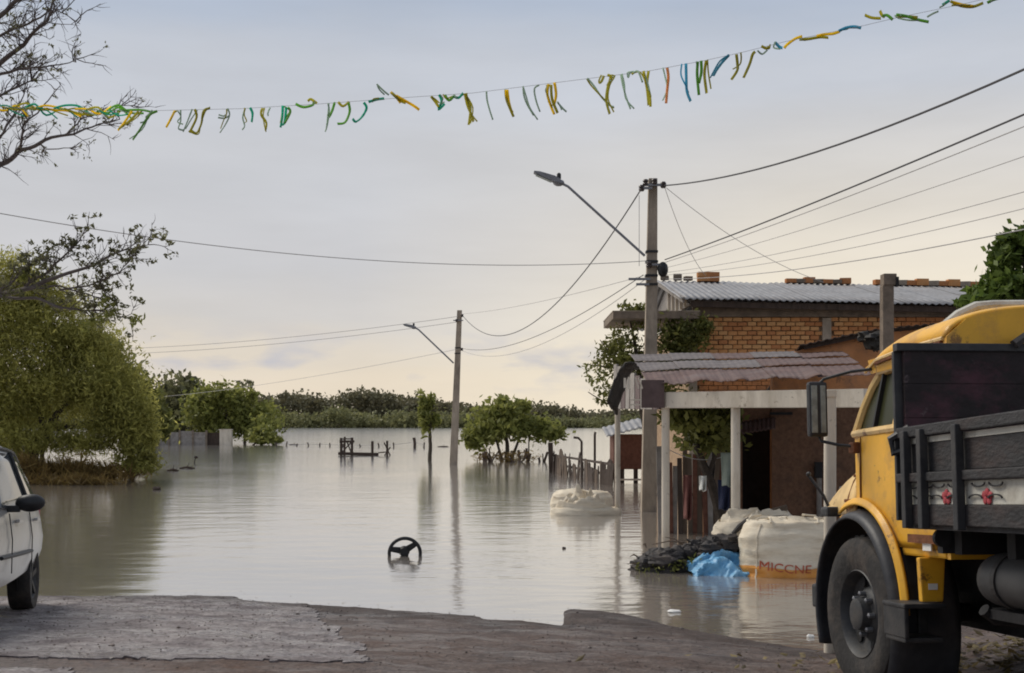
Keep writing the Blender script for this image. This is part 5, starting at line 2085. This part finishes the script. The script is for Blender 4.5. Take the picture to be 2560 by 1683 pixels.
def tyre_wheel(parent, cx, cy, cz, r, w, side, steer=0):
    """wheel whose outer face looks along side*x"""
    rm = Matrix.Rotation(steer, 3, 'Z')
    c = Vector((cx, cy, cz))
    p = MB()
    h = w / 2
    prof = [(r * .56, -h * .8), (r * .72, -h), (r * .90, -h), (r * .975, -h * .86), (r, -h * .6), (r, h * .6), (r * .975, h * .86), (r * .90, h), (r * .72, h), (r * .56, h * .8)]
    p.lathe(prof, c, 'x', 48, rotm=rm)
    tyre = p.build('tyre', M['rubber'], parent, smooth=True)
    p = MB()
    for i in range(36):
        a = 2 * math.pi * i / 36
        for s in (-1, 1):
            q = Vector((s * h * .36, r * 1.003 * math.cos(a), r * 1.003 * math.sin(a)))
            p.box(c + rm @ q, (h * .5, .03, .016), rm @ Matrix.Rotation(a + math.pi / 2, 3, 'X') @ Matrix.Rotation(s * .5, 3, 'Z'))
    p.build('tread', M['rubber'], tyre)
    p = MB()
    s = side
    p.lathe([(r * .575, s * h * .8), (r * .56, s * h * .86), (r * .53, s * h * .72), (r * .50, s * h * .30), (r * .36, s * h * .16), (r * .30, s * h * .42), (r * .22, s * h * .5), (r * .20, s * h * .95),
             (r * .15, s * h * 1.02), (0, s * h * 1.02)], c, 'x', 36, rotm=rm)
    rim = p.build('rim', M['rim'], parent, smooth=True)
    for i in range(6):
        a = 2 * math.pi * i / 6 + .2
        p = MB()
        p.lathe([(0, 0), (r * .075, 0), (r * .075, s * .012), (0, s * .012)], c + rm @ Vector((s * h * .26, r * .43 * math.cos(a), r * .43 * math.sin(a))), 'x', 12, rotm=rm)
        p.build('hand_hole_dark_disc', M['chassis'], rim)  # near-black disc on a solid rim, coloured like the shade of a hole
    for i in range(8):
        a = 2 * math.pi * i / 8
        p = MB()
        p.lathe([(0, 0), (.018, 0), (.018, s * .04), (0, s * .05)], c + rm @ Vector((s * h * .46, r * .26 * math.cos(a), r * .26 * math.sin(a))), 'x', 6, rotm=rm)
        p.build('wheel_nut', M['steel'], rim)


WR = .51
tyre_wheel(truck, -.93, 0, WR, WR, .27, -1, R(2))
tyre_wheel(truck, .93, 0, WR, WR, .27, 1, R(7))
p = MB()
p.tube([(-.9, 0, WR), (.9, 0, WR)], .06, 8)
p.build('front_axle', M['chassis'], truck)
for s in (-1, 1):
    for q in (-.14, .14):
        tyre_wheel(truck, s * .9 + q * 1.05, -4.3, WR, WR, .25, s)
p = MB()
p.tube([(-.9, -4.3, WR), (.9, -4.3, WR)], .09, 8)
p.build('rear_axle', M['chassis'], truck)


# fenders
def fender(s):
    p = MB()

    def fn(a, b):
        # a: from the front bottom over the wheel to the rear bottom; b: outer lip to the body
        ang_ = R(-24) + a * R(236)
        rr = .64 + .02 * math.sin(a * math.pi)
        if a > .72:
            rr += .05 * (a - .72) / .28
        y, z = math.cos(ang_) * rr, WR + math.sin(ang_) * rr
        x = s * (1.10 - .43 * b)
        lip = 0 if b > .12 else -.03 * (1 - b / .12)
        z += .05 * math.sin(b * math.pi * .5) * max(0, math.sin(ang_))
        y2 = y + math.cos(ang_) * lip
        return (x, y2, z + math.sin(ang_) * lip)
    p.grid(fn, 40, 10)
    p.build('fender', M['fender'], truck, smooth=True, solid=.02)


fender(-1)
fender(1)


# cab
def cab_side_x(y, z):
    """half width of the cab"""
    w = 1.0
    if z > 1.70:
        w -= .10 * (z - 1.70) / .45
    if z < 1.25:
        w -= .03 * (1.25 - z) / .35
    if y > -.05:
        w -= .05 * ((y + .05) / .3) ** 1.5
    return w


YB = -1.16       # back of the cab


def cab_wall(s):
    p = MB()

    def fn(a, b):
        z = .97 + (1.72 - .97) * b
        y1 = .10
        dz = z - WR
        if dz < .70:
            y1 = min(y1, -math.sqrt(max(0, .70 ** 2 - dz ** 2)))
        y = YB + (y1 - YB) * a
        return (s * cab_side_x(y, z), y, z)
    p.grid(fn, 16, 16)
    return p.build('door', M['truck_yellow'], truck, smooth=True, solid=.02)


doorL = cab_wall(-1)
doorR = cab_wall(1)
p = MB()
p.tube([(-1.012, -.02, 1.24), (-1.014, -.03, 1.45), (-1.008, -.04, 1.68)], .007, 5)
p.build('door_seam', M['rust'], doorL)
p = MB()
p.box((-1.03, -.72, 1.47), (.03, .15, .028))
p.build('door_handle', M['chassis'], doorL, bevel=.006)
p = MB()
p.box((-1.03, .02, 1.61), (.05, .09, .075))
p.build('mirror_bracket', M['rust'], doorL, bevel=.01)
p = MB()
p.prism([(-1.012, -.75, 1.005), (-1.012, YB, 1.005), (-1.012, YB, 1.055), (-1.012, -.75, 1.055)], (-.012, 0, 0))
p.build('rub_strip', M['rust'], doorL)
p = MB()
p.box((-1.008, -.98, 1.0), (.008, .11, .075))
p.build('sticker', M['sticker'], doorL)

pill = MB()


def px3(s, y, z, o=0):
    return Vector((s * (cab_side_x(min(y, -.05), z) + o), y, z))


ZW0, ZW1 = 1.715, 2.10
for s in (-1, 1):
    pill.tube([px3(s, .10, ZW0, -.02), px3(s, .05, 1.88, -.02), px3(s, -.03, 2.0, -.02), px3(s, -.14, ZW1 + .02, -.03)], [.036, .032, .032, .035], 8)
    pill.tube([px3(s, -.52, ZW0, -.02), px3(s, -.52, 1.9, -.02), px3(s, -.51, ZW1, -.02)], [.026, .024, .026], 8)
    pill.tube([px3(s, .10, ZW0 - .01, -.005), px3(s, -.5, ZW0 - .01, .0), px3(s, YB, ZW0 - .01, .0)], [.028, .028, .028], 8)
    pill.tube([px3(s, -.12, ZW1 + .01, -.012), px3(s, -.6, ZW1 + .02, -.01), px3(s, YB, ZW1 + .02, -.01)], [.035, .04, .04], 8)
pill.tube([(-.95, .11, ZW0), (0, .24, ZW0), (.95, .11, ZW0)], .035, 8)
pill.tube([(-.86, -.12, ZW1 + .01), (0, -.03, ZW1 + .02), (.86, -.12, ZW1 + .01)], .04, 8)
pill.build('window_frame', M['truck_cream_lit'], truck, smooth=True)
for s in (-1, 1):
    p = MB()
    p.grid(lambda a, b, s=s: px3(s, YB + (-.54 - YB) * a, ZW0 + (ZW1 - ZW0) * b, -.01), 3, 3)
    p.build('rear_quarter', M['truck_yellow'], truck, solid=.02)


def roof(a, b):
    x = -1 + 2 * a
    y = YB - .02 + (1.20 + .02) * b
    e = max(0, 1 - abs(x) ** 3.4) ** .55
    f = 1.0
    if b < .10:
        f = .86 + .14 * math.sin(b / .10 * math.pi / 2)
    if b > .5:
        f = 1 - .8 * ((b - .5) / .5) ** 2.4
    z = 2.19 + .205 * e * f - (.06 * ((b - .55) / .45) ** 2 if b > .55 else 0)
    return (x * (.955 - .03 * max(0, b - .5)), y, z)


p = MB()
p.grid(roof, 48, 26)
rf = p.build('roof', M['truck_yellow'], truck, smooth=True, solid=.02)
for s_ in (-1, 1):
    p = MB()
    p.grid(lambda a, b, s_=s_: (s_ * (.925 + .02 * b), YB + (1.1) * a, 2.10 + .09 * b), 8, 2)
    p.build('roof_side', M['truck_yellow'], rf, solid=.02)
p = MB()
p.tube([(-.962, YB, 2.185), (-.962, -.6, 2.19), (-.955, -.2, 2.175), (-.94, .02, 2.12)], .013, 6)
p.build('drip_rail', M['truck_cream_lit'], rf, smooth=True)
p = MB()
p.tube([(-.965, YB + .02, 2.165), (-.965, -.6, 2.168), (-.957, -.18, 2.15)], .010, 6)
p.build('rust_seam', M['rust'], rf)
p = MB()
arc_ = [Vector(roof(q / 16, 0)) for q in range(17)]
p.prism([(-.97, YB - .035, .92), (.97, YB - .035, .92), (1.0, YB - .035, 1.68)] + [(-v_.x * 1.0, YB - .035, v_.z + .004) for v_ in arc_] + [(-1.0, YB - .035, 1.68)], (0, .04, 0))
p.build('cab_back', M['truck_yellow'], truck)
p = MB()
p.prism([(-.99, YB + .01, 1.02), (-.60, YB + .01, 1.02), (-.76, YB + .01, .92), (-.975, YB + .01, .92)], (0, .58, 0))
p.build('lower_skirt', M['truck_yellow'], truck, bevel=.015)
p = MB()
p.prism([(-1.02, -.92, .66), (-.89, -.92, .66), (-.87, -.92, .92), (-1.03, -.92, .92)], (0, .05, 0))
sup = p.build('step_support', M['truck_yellow'], truck, bevel=.01)
p = MB()
p.box((-.955, -.926, .75), (.055, .006, .035))
p.build('sticker', M['sticker'], sup)
p = MB()
p.box((0, -.5, 1.02), (1.86, 1.2, .08))
p.box((0, .02, 1.5), (1.7, .2, .38))
p.box((0, -.92, 1.35), (1.7, .35, .6))
p.build('interior', M['chassis'], truck)
for s, mt in ((-1, 'glass_green'), (1, 'glass_dark')):
    p = MB()
    p.add([px3(s, .08, ZW0, -.03), px3(s, -.52, ZW0, -.03), px3(s, -.51, ZW1, -.03), px3(s, -.12, ZW1, -.03)], [(0, 1, 2, 3)])
    wg = p.build('side_window', M[mt], truck, solid=.006)
    p = MB()
    p.bar(px3(s, -.20, ZW0, -.015), px3(s, -.20, ZW1, -.015), .022, .03)
    p.build('window_divider', M['black_plastic'], wg)
p = MB()
p.grid(lambda a, b: ((-.92 + 1.84 * a) * (1 - .06 * b), .10 + .12 * math.sin(a * math.pi) - .24 * b, ZW0 + (ZW1 - ZW0) * b), 12, 4)
p.build('windscreen', M['glass_dark'], truck, solid=.006, smooth=True)


def bonnet(a, b):
    t = -1 + 2 * a
    y = .10 + 1.02 * b
    w = 1.0 - .06 * b - .12 * b * b
    top = 1.63 - .14 * b - .12 * b * b
    bot = 1.16
    e = abs(t)
    if e < .5:
        x = t / .5 * w * .70
        z = top - .06 * (e / .5) ** 2
    else:
        k = (e - .5) / .5
        x = math.copysign(w * (.70 + .30 * math.sin(k * math.pi / 2)), t)
        z = (top - .06) + (bot - top + .06) * (1 - math.cos(k * math.pi / 2))
    return (x, y, z)


p = MB()
p.grid(bonnet, 44, 12)
bn = p.build('bonnet', M['truck_cream_lit'], truck, smooth=True, solid=.02)
p = MB()
p.tube([Vector(bonnet(q, .16)) + Vector((-.006, 0, .004)) for q in (.25, .2, .15, .1, .05, .01)], .010, 5)
p.build('rust_streak', M['rust'], bn)
for q in (.12, .04):
    p = MB()
    p.box(Vector(bonnet(q, .12)) + Vector((-.012, 0, 0)), (.03, .09, .022), (0, 0, .2))
    p.build('latch', M['rust'], bn, bevel=.005)
p = MB()
p.box((0, 1.15, 1.06), (1.4, .06, .62))
p.build('grille', M['truck_black'], truck, bevel=.02)
for s in (-1, 1):
    p = MB()
    p.prism([(s * .66, .1, .85), (s * .66, 1.13, .85), (s * .70, 1.1, 1.2), (s * .93, .12, 1.2)], (s * .03, 0, 0))
    p.build('inner_wing', M['truck_yellow'], truck)


def flare(a, b):
    ang_ = R(66) + a * R(112)
    rr = .69 + .042 * b
    return (-1.015 - .03 * (1 - b), math.cos(ang_) * rr, WR + math.sin(ang_) * rr + .03)


p = MB()
p.grid(flare, 28, 4)
p.build('wheel_arch_lip', M['truck_yellow'], truck, smooth=True, solid=.02)
p = MB()
p.box((0, 1.30, .53), (1.74, .10, .18))
bp_ = p.build('bumper', M['truck_black'], truck, bevel=.02)
p = MB()
p.box((-.80, 1.244, .585), (.12, .012, .04))
p.build('reflector_stripe', M['white_paint'], bp_)
p = MB()
p.tube([(-1.0, .60, 1.22), (-1.03, .62, 1.30), (-1.12, .66, 1.44)], .011, 6)
p.blob((-1.12, .66, 1.45), (.018, .018, .018), 1)
p.build('feeler_rod', M['truck_black'], truck)
p = MB()
p.box((-.99, .58, 1.18), (.11, .14, .07))
p.build('side_lamp', M['truck_black'], truck, bevel=.02)
mc = Vector((-1.245, .12, 1.875))
p = MB()
p.box(mc, (.135, .06, .375), (0, 0, .05))
mr_ = p.build('mirror', M['truck_black'], truck, bevel=.022)
p = MB()
p.box(mc + Vector((-.030, -.032, 0)), (.042, .006, .32), (0, 0, .05))
p.build('mirror_glass', M['mirror_glass'], mr_, bevel=.002)
p = MB()
p.box(mc + Vector((.032, -.030, 0)), (.036, .006, .32), (0, 0, .05))
p.build('mirror_glass', M['mirror_glass'], mr_, bevel=.002)
p = MB()
p.tube([(-.92, -.10, 2.13), (-1.05, 0, 2.12), (-1.2, .1, 2.08), (-1.235, .12, 2.04)], .011, 6)
p.build('mirror_arm', M['truck_black'], mr_)
p = MB()
p.tube([(-1.03, .02, 1.62), (-1.12, .06, 1.63), (-1.22, .12, 1.66), (-1.24, .12, 1.70)], .011, 6)
p.build('mirror_arm', M['truck_black'], mr_)
p = MB()
p.box((-1.02, -.80, .64), (.26, .32, .03))
p.box((-1.13, -.80, .545), (.03, .30, .19))
p.box((-1.02, -.80, .44), (.24, .28, .03))
p.box((-.92, -.68, .545), (.06, .05, .20))
p.build('step', M['truck_black'], truck, bevel=.01)
p = MB()
p.tube([(-.70, -.62, 2.33), (-.60, -.62, 2.41), (-.48, -.62, 2.465), (-.36, -.62, 2.475), (.2, -.62, 2.485), (.9, -.62, 2.46)], .03, 8)
p.build('roof_rack', M['white_paint'], truck, smooth=True)
p = MB()
p.tube([(-.66, -.25, 2.29), (-.52, -.25, 2.40), (-.40, -.25, 2.43), (.2, -.25, 2.45), (.9, -.25, 2.43)], .025, 8)
p.build('roof_rack', M['white_paint'], truck, smooth=True)

# chassis, gearbox, tank
p = MB()
for x in (-.42, .42):
    p.bar((x, 1.25, .78), (x, -6.2, .78), .09, .22)
for y in (-1.5, -2.6, -3.6, -5.2):
    p.box((0, y, .78), (.84, .09, .16))
p.box((0, -.4, .66), (.55, 1.9, .5))
p.box((0, -3.0, .58), (.14, 2.2, .14))
p.build('chassis', M['chassis'], truck)
p = MB()
p.lathe([(0, -2.42), (.09, -2.41), (.13, -2.37), (.14, -2.3), (.14, -1.72), (.13, -1.66), (.09, -1.62), (0, -1.61)], (-.93, 0, .84), 'y', 28)
tk = p.build('fuel_tank', M['tank'], truck, smooth=True)
for y in (-1.85, -2.2):
    p = MB()
    p.lathe([(.143, y - .02), (.150, y - .02), (.150, y + .02), (.143, y + .02)], (-.93, 0, .84), 'y', 28)
    p.build('tank_strap', M['truck_black'], tk)
p = MB()
p.box((-.85, -2.0, .66), (.3, .8, .05))
p.tube([(-1.02, -1.65, .68), (-.95, -1.64, .63), (-.8, -1.7, .62)], .035, 8)
p.build('tank_bracket', M['chassis'], truck)
p = MB()
p.box((.72, -2.2, .72), (.5, 1.4, .5))
p.build('battery_box', M['chassis'], truck, bevel=.02)
p = MB()
p.box((-.78, -2.30, .66), (.38, .05, .75))
p.build('mud_flap', M['truck_black'], truck)
p = MB()
p.box((0, -1.62, .75), (1.5, .05, .75))
p.build('splash_panel', M['chassis'], truck)

# cargo bed
BY_F, BY_R = -1.30, -6.1
HW = 1.27
bed = []
p = MB()
for i in range(12):
    x = -HW + (i + .5) * 2 * HW / 12
    p.box((x, (BY_F + BY_R) / 2, 1.12), (2 * HW / 12 - .008, BY_F - BY_R, .04))
p.build('bed_floor', M['bed_wood_black'], truck)
for i in range(9):
    p = MB()
    p.box((0, BY_F - .25 - i * .55, 1.03), (2.2, .08, .13))
    p.build('cross_bearer', M['chassis'], truck)
for s in (-1, 1):
    x = s * HW
    yl = (BY_F + BY_R) / 2
    L = BY_F - BY_R
    p = MB()
    p.box((x, yl, 1.178), (.04, L, .106))
    p.build('side_plank', M['bed_wood_black'], truck, bevel=.006)
    p = MB()
    p.box((x + .012 * s * -1, yl, 1.293), (.03, L, .12))
    wp = p.build('painted_plank', M['white_paint'], truck, bevel=.004)
    p = MB()
    p.box((x + s * .012, yl, 1.38), (.055, L + .10, .05))
    p.build('rail', M['bed_wood_black'], truck, bevel=.008)
    p = MB()
    p.box((x - s * .012, yl, 1.485), (.03, L, .155))
    p.build('side_plank', M['bed_wood_black'], truck, bevel=.004)
    p = MB()
    p.box((x - s * .010, yl, 1.58), (.034, L, .03))
    p.build('painted_strip', M['white_paint'], truck)
    p = MB()
    p.box((x + s * .012, yl, 1.63), (.055, L + .06, .06))
    p.build('top_rail', M['bed_wood_black'], truck, bevel=.008)
    for y in (BY_F - .10, BY_F - .30, BY_F - .70, BY_F - 1.5, BY_F - 2.2, BY_F - 2.9, BY_F - 3.6, BY_F - 4.3):
        p = MB()
        p.box((x + s * .042, y, 1.37), (.045, .05, .53))
        p.build('stake', M['truck_black'], truck, bevel=.006)
    if s < 0:
        # scrollwork and red flowers on the white plank
        for y in (BY_F - .20, BY_F - .50, BY_F - .92):
            p = MB()
            for dy_, dz_, fl in ((.07, .055, 1), (-.10, .055, 1), (.10, -.045, -1), (-.09, -.045, -1)):
                pts = []
                for i in range(9):
                    a = math.pi * (i / 8)
                    pts.append((x - .0125 - .012 * 0 + .0, y + dy_ + .065 * math.cos(a), 1.298 + dz_ * .75 - fl * .018 * math.sin(a)))
                p.tube([(q[0] - .004, q[1], q[2]) for q in pts], .005, 4)
            p.build('scroll', M['scroll_black'], wp)
            if y != BY_F - .20:
                p = MB()
                for i in range(5):
                    a = R(90 + 72 * i)
                    p.blob((x - .009, y + .032 * math.cos(a), 1.272 + .022 * math.sin(a)), (.006, .022, .02), i, 8, 6, .2)
                p.build('flower', M['sticker_red'], wp)
# headboard of wide planks
nb = 5
for i in range(nb):
    z0, z1 = 1.14 + (2.10 - 1.14) * i / nb, 1.14 + (2.10 - 1.14) * (i + 1) / nb
    p = MB()
    p.box((0, BY_F + .02, (z0 + z1) / 2), (2 * HW - .02, .035, z1 - z0 - .001))
    p.build('headboard_plank', M['headboard'], truck, bevel=.004)
p = MB()
p.box((0, BY_F + .02, 2.115), (2 * HW + .07, .06, .045))
for x in (-HW - .005, -.35, .35, HW + .005):
    p.box((x, BY_F + .052, 1.62), (.06, .03, .95))
p.build('headboard_frame', M['truck_black'], truck, bevel=.006)
p = MB()
p.tube([(-.62, BY_F - .02, 2.13), (-.56, BY_F - .02, 2.17), (-.40, BY_F - .02, 2.18)], .03, 6)
p.build('rope_end', M['black_bag'], truck)
p = MB()
p.tube([(-HW + .02, BY_F - .02, 1.66), (-HW - .06, BY_F + .05, 1.60), (-HW - .05, BY_F + .04, 1.52), (-HW + .02, BY_F, 1.54)], .022, 6)
p.build('corner_latch', M['truck_black'], truck)
p = MB()
p.lathe([(0, 0), (.05, 0), (.05, .03), (0, .035)], (-1.12, BY_F - .12, 1.05), 'y', 14)
p.box((-1.02, BY_F - .08, 1.03), (.2, .06, .13))
p.build('side_marker', M['truck_black'], truck)

# ------------------------------------------------------------------ silver car at the left edge
CO = Vector((-5.54, 11.70, 0))
CO.z = ground_z(-4.85, 11.72) - .015
car = thing('silver_car', 'silver car parked at the waterline at the left edge', 'car', CO, (R(3.5), 0, R(193.3)))
ST = [  # y, sill z, half widths: sill, mid, belt, roof ; z: mid, belt, roof
    (-.78, .50, .66, .72, .68, .48, .70, 1.0, 1.38),
    (-.70, .47, .72, .79, .74, .53, .70, 1.01, 1.48),
    (-.45, .45, .78, .84, .79, .57, .72, 1.02, 1.57),
    (0.0, .43, .80, .86, .82, .60, .74, 1.02, 1.63),
    (.5, .40, .81, .865, .83, .62, .74, 1.0, 1.645),
    (1.0, .37, .81, .865, .83, .62, .74, .98, 1.645),
    (1.5, .35, .81, .86, .82, .61, .73, .97, 1.57),
    (1.9, .34, .80, .85, .80, .60, .72, .985, 1.38),
    (2.3, .35, .80, .85, .78, .66, .72, .97, 1.04),
    (2.8, .36, .78, .83, .74, .62, .70, .92, .97),
    (3.15, .38, .72, .76, .68, .55, .66, .84, .87),
    (3.35, .42, .60, .64, .58, .45, .62, .74, .76),
]


def car_ring(s):
    y, zs, ws, wm_, wb, wr_, zm, zb, zr = s
    half = [(0, zs - .02), (ws * .8, zs - .02), (ws, zs), (wm_ * .985, (zs + zm) / 2), (wm_, zm), ((wm_ + wb) / 2 * 1.005, (zm + zb) / 2), (wb, zb),
            (wb + (wr_ - wb) * .5, zb + (zr - zb) * .52), (wr_, zr - .06), (wr_ * .85, zr - .012), (0, zr)]
    L = [(-x, y, z) for x, z in half] + [(x, y, z) for x, z in reversed(half[1:-1])]
    return L


p = MB()
rings = [car_ring(s) for s in ST]
nR = len(rings[0])
for r in rings:
    p.v.extend(r)
for i in range(len(rings) - 1):
    for k in range(nR):
        k2 = (k + 1) % nR
        p.f.append((i * nR + k, i * nR + k2, (i + 1) * nR + k2, (i + 1) * nR + k))
p.f.append(tuple(range(nR)))
p.f.append(tuple((len(rings) - 1) * nR + k for k in reversed(range(nR))))
body = p.build('body', M['silver'], car, smooth=True, weld=True)


def car_side(y, t, s, off=.012):
    """point on the glasshouse side: t 0 at the belt, 1 at the roof rail"""
    for a, b in zip(ST, ST[1:]):
        if a[0] <= y <= b[0]:
            w = (y - a[0]) / (b[0] - a[0])
            q = [u_ + (v_ - u_) * w for u_, v_ in zip(a, b)]
            _, zs, ws, wm_, wb, wr_, zm, zb, zr = q
            x = wb + (wr_ - wb) * t
            z = zb + (zr - .06 - zb) * t
            return Vector((s * (x + off), y, z + off * .4))


for s in (-1, 1):
    for (ya, yb, yc, yd) in ((-.42, .42, .42, -.30), (.50, 1.78, 1.36, .50)):
        p = MB()
        p.grid(lambda a, b, ya=ya, yb=yb, yc=yc, yd=yd, s=s: car_side((ya + (yb - ya) * a) * (1 - b) + (yd + (yc - yd) * a) * b, .07 + .82 * b, s), 10, 6)
        p.build('side_window', M['car_glass'], car, smooth=True, solid=.006)
    p = MB()
    p.tube([car_side(.46, t, s, .02) for t in (.05, .5, .92)], .022, 6)
    p.build('door_pillar', M['black_plastic'], car)
    p = MB()
    p.tube([car_side(y, .965, s, .012) for y in (-.5, 0, .5, 1.0, 1.4)] + [car_side(1.75, .7, s, .012), car_side(1.86, .1, s, .012)], .014, 6)
    p.build('window_trim', M['black_plastic'], car)
    # door seams and handles
    for y in (.46, 1.55):
        p = MB()
        p.tube([(s * .868, y, .45), (s * .873, y, .74), (s * .845, y, .97)], .006, 4)
        p.build('door_seam', M['black_plastic'], car)
    for y in (.36 - .22, 1.40 - .22):
        p = MB()
        p.box((s * .868, y, .90), (.035, .17, .03))
        p.build('door_handle', M['silver'], car, bevel=.008)
    # protective strip
    p = MB()
    p.tube([(s * .86, .40, .60), (s * .874, .9, .60), (s * .87, 1.6, .60), (s * .862, 2.0, .60)], .018, 6)
    p.build('side_strip', M['black_plastic'], car)
    # tail lamp and bumper corner
    p = MB()
    p.box((s * .735, -.70, .94), (.06, .16, .26))
    p.build('tail_lamp', M['sticker_red'], car, bevel=.02)
    # mirror
    p = MB()
    m = Vector((s * 1.0, 1.45, 1.06))
    p.blob(m, (.125, .075, .078), 3, 18, 14, .05)
    mo = p.build('mirror', M['black_plastic'], car, smooth=True)
    p = MB()
    p.box((s * .86, 1.46, 1.01), (.12, .06, .06))
    p.build('mirror_foot', M['black_plastic'], mo, bevel=.01)
    for y in (0, 2.55):
        # arch, dark recess and wheel
        p = MB()
        p.lathe([(0, 0), (.36, 0), (.36, s * .02), (0, s * .02)], (s * .70, y, .40), 'x', 28)
        p.build('wheel_recess', M['chassis'], car)
        p = MB()
        r, h = .325, .105
        c = (s * .725, y, .325)
        p.lathe([(r * .62, -h * .8), (r * .75, -h), (r * .93, -h), (r, -h * .65), (r, h * .65), (r * .93, h), (r * .75, h), (r * .62, h * .8)], c, 'x', 36)
        ty = p.build('tyre', M['rubber'], car, smooth=True)
        p = MB()
        p.lathe([(r * .64, s * h * .85), (r * .55, s * h * .6), (r * .5, s * h * .1), (r * .2, s * h * .3), (r * .16, s * h * .7), (0, s * h * .75)], c, 'x', 24)
        rm_ = p.build('wheel_rim', M['rim'], ty, smooth=True)
        for i in range(5):
            a = 2 * math.pi * i / 5 + .3
            p = MB()
            cc = Vector(c)
            p.bar(cc + Vector((s * h * .6, r * .15 * math.cos(a), r * .15 * math.sin(a))), cc + Vector((s * h * .75, r * .6 * math.cos(a), r * .6 * math.sin(a))), .05, .03, up=(1, 0, 0))
            p.build('rim_spoke', M['rim'], rm_)
p = MB()
p.box((0, -.72, .58), (1.42, .12, .22))
p.build('rear_bumper', M['silver'], car, bevel=.05)
p = MB()
p.grid(lambda a, b: (-.58 + 1.16 * a, -.785 + .10 * b, 1.06 + .36 * b), 8, 4)
p.build('rear_window', M['car_glass'], car, solid=.006)
p = MB()
p.grid(lambda a, b: ((-.62 + 1.24 * a), 2.22 - .62 * b + .06 * math.sin(a * math.pi), 1.07 + .5 * b), 10, 5)
p.build('windscreen', M['car_glass'], car, solid=.006, smooth=True)
for s in (-1, 1):
    p = MB()
    p.blob((s * .58, 3.22, .72), (.14, .12, .09), 2, 12, 9, .05)
    p.build('headlight', M['mirror_glass'], car, smooth=True)
p = MB()
p.box((0, 3.34, .48), (1.1, .08, .2))
p.build('front_bumper', M['silver'], car, bevel=.04)
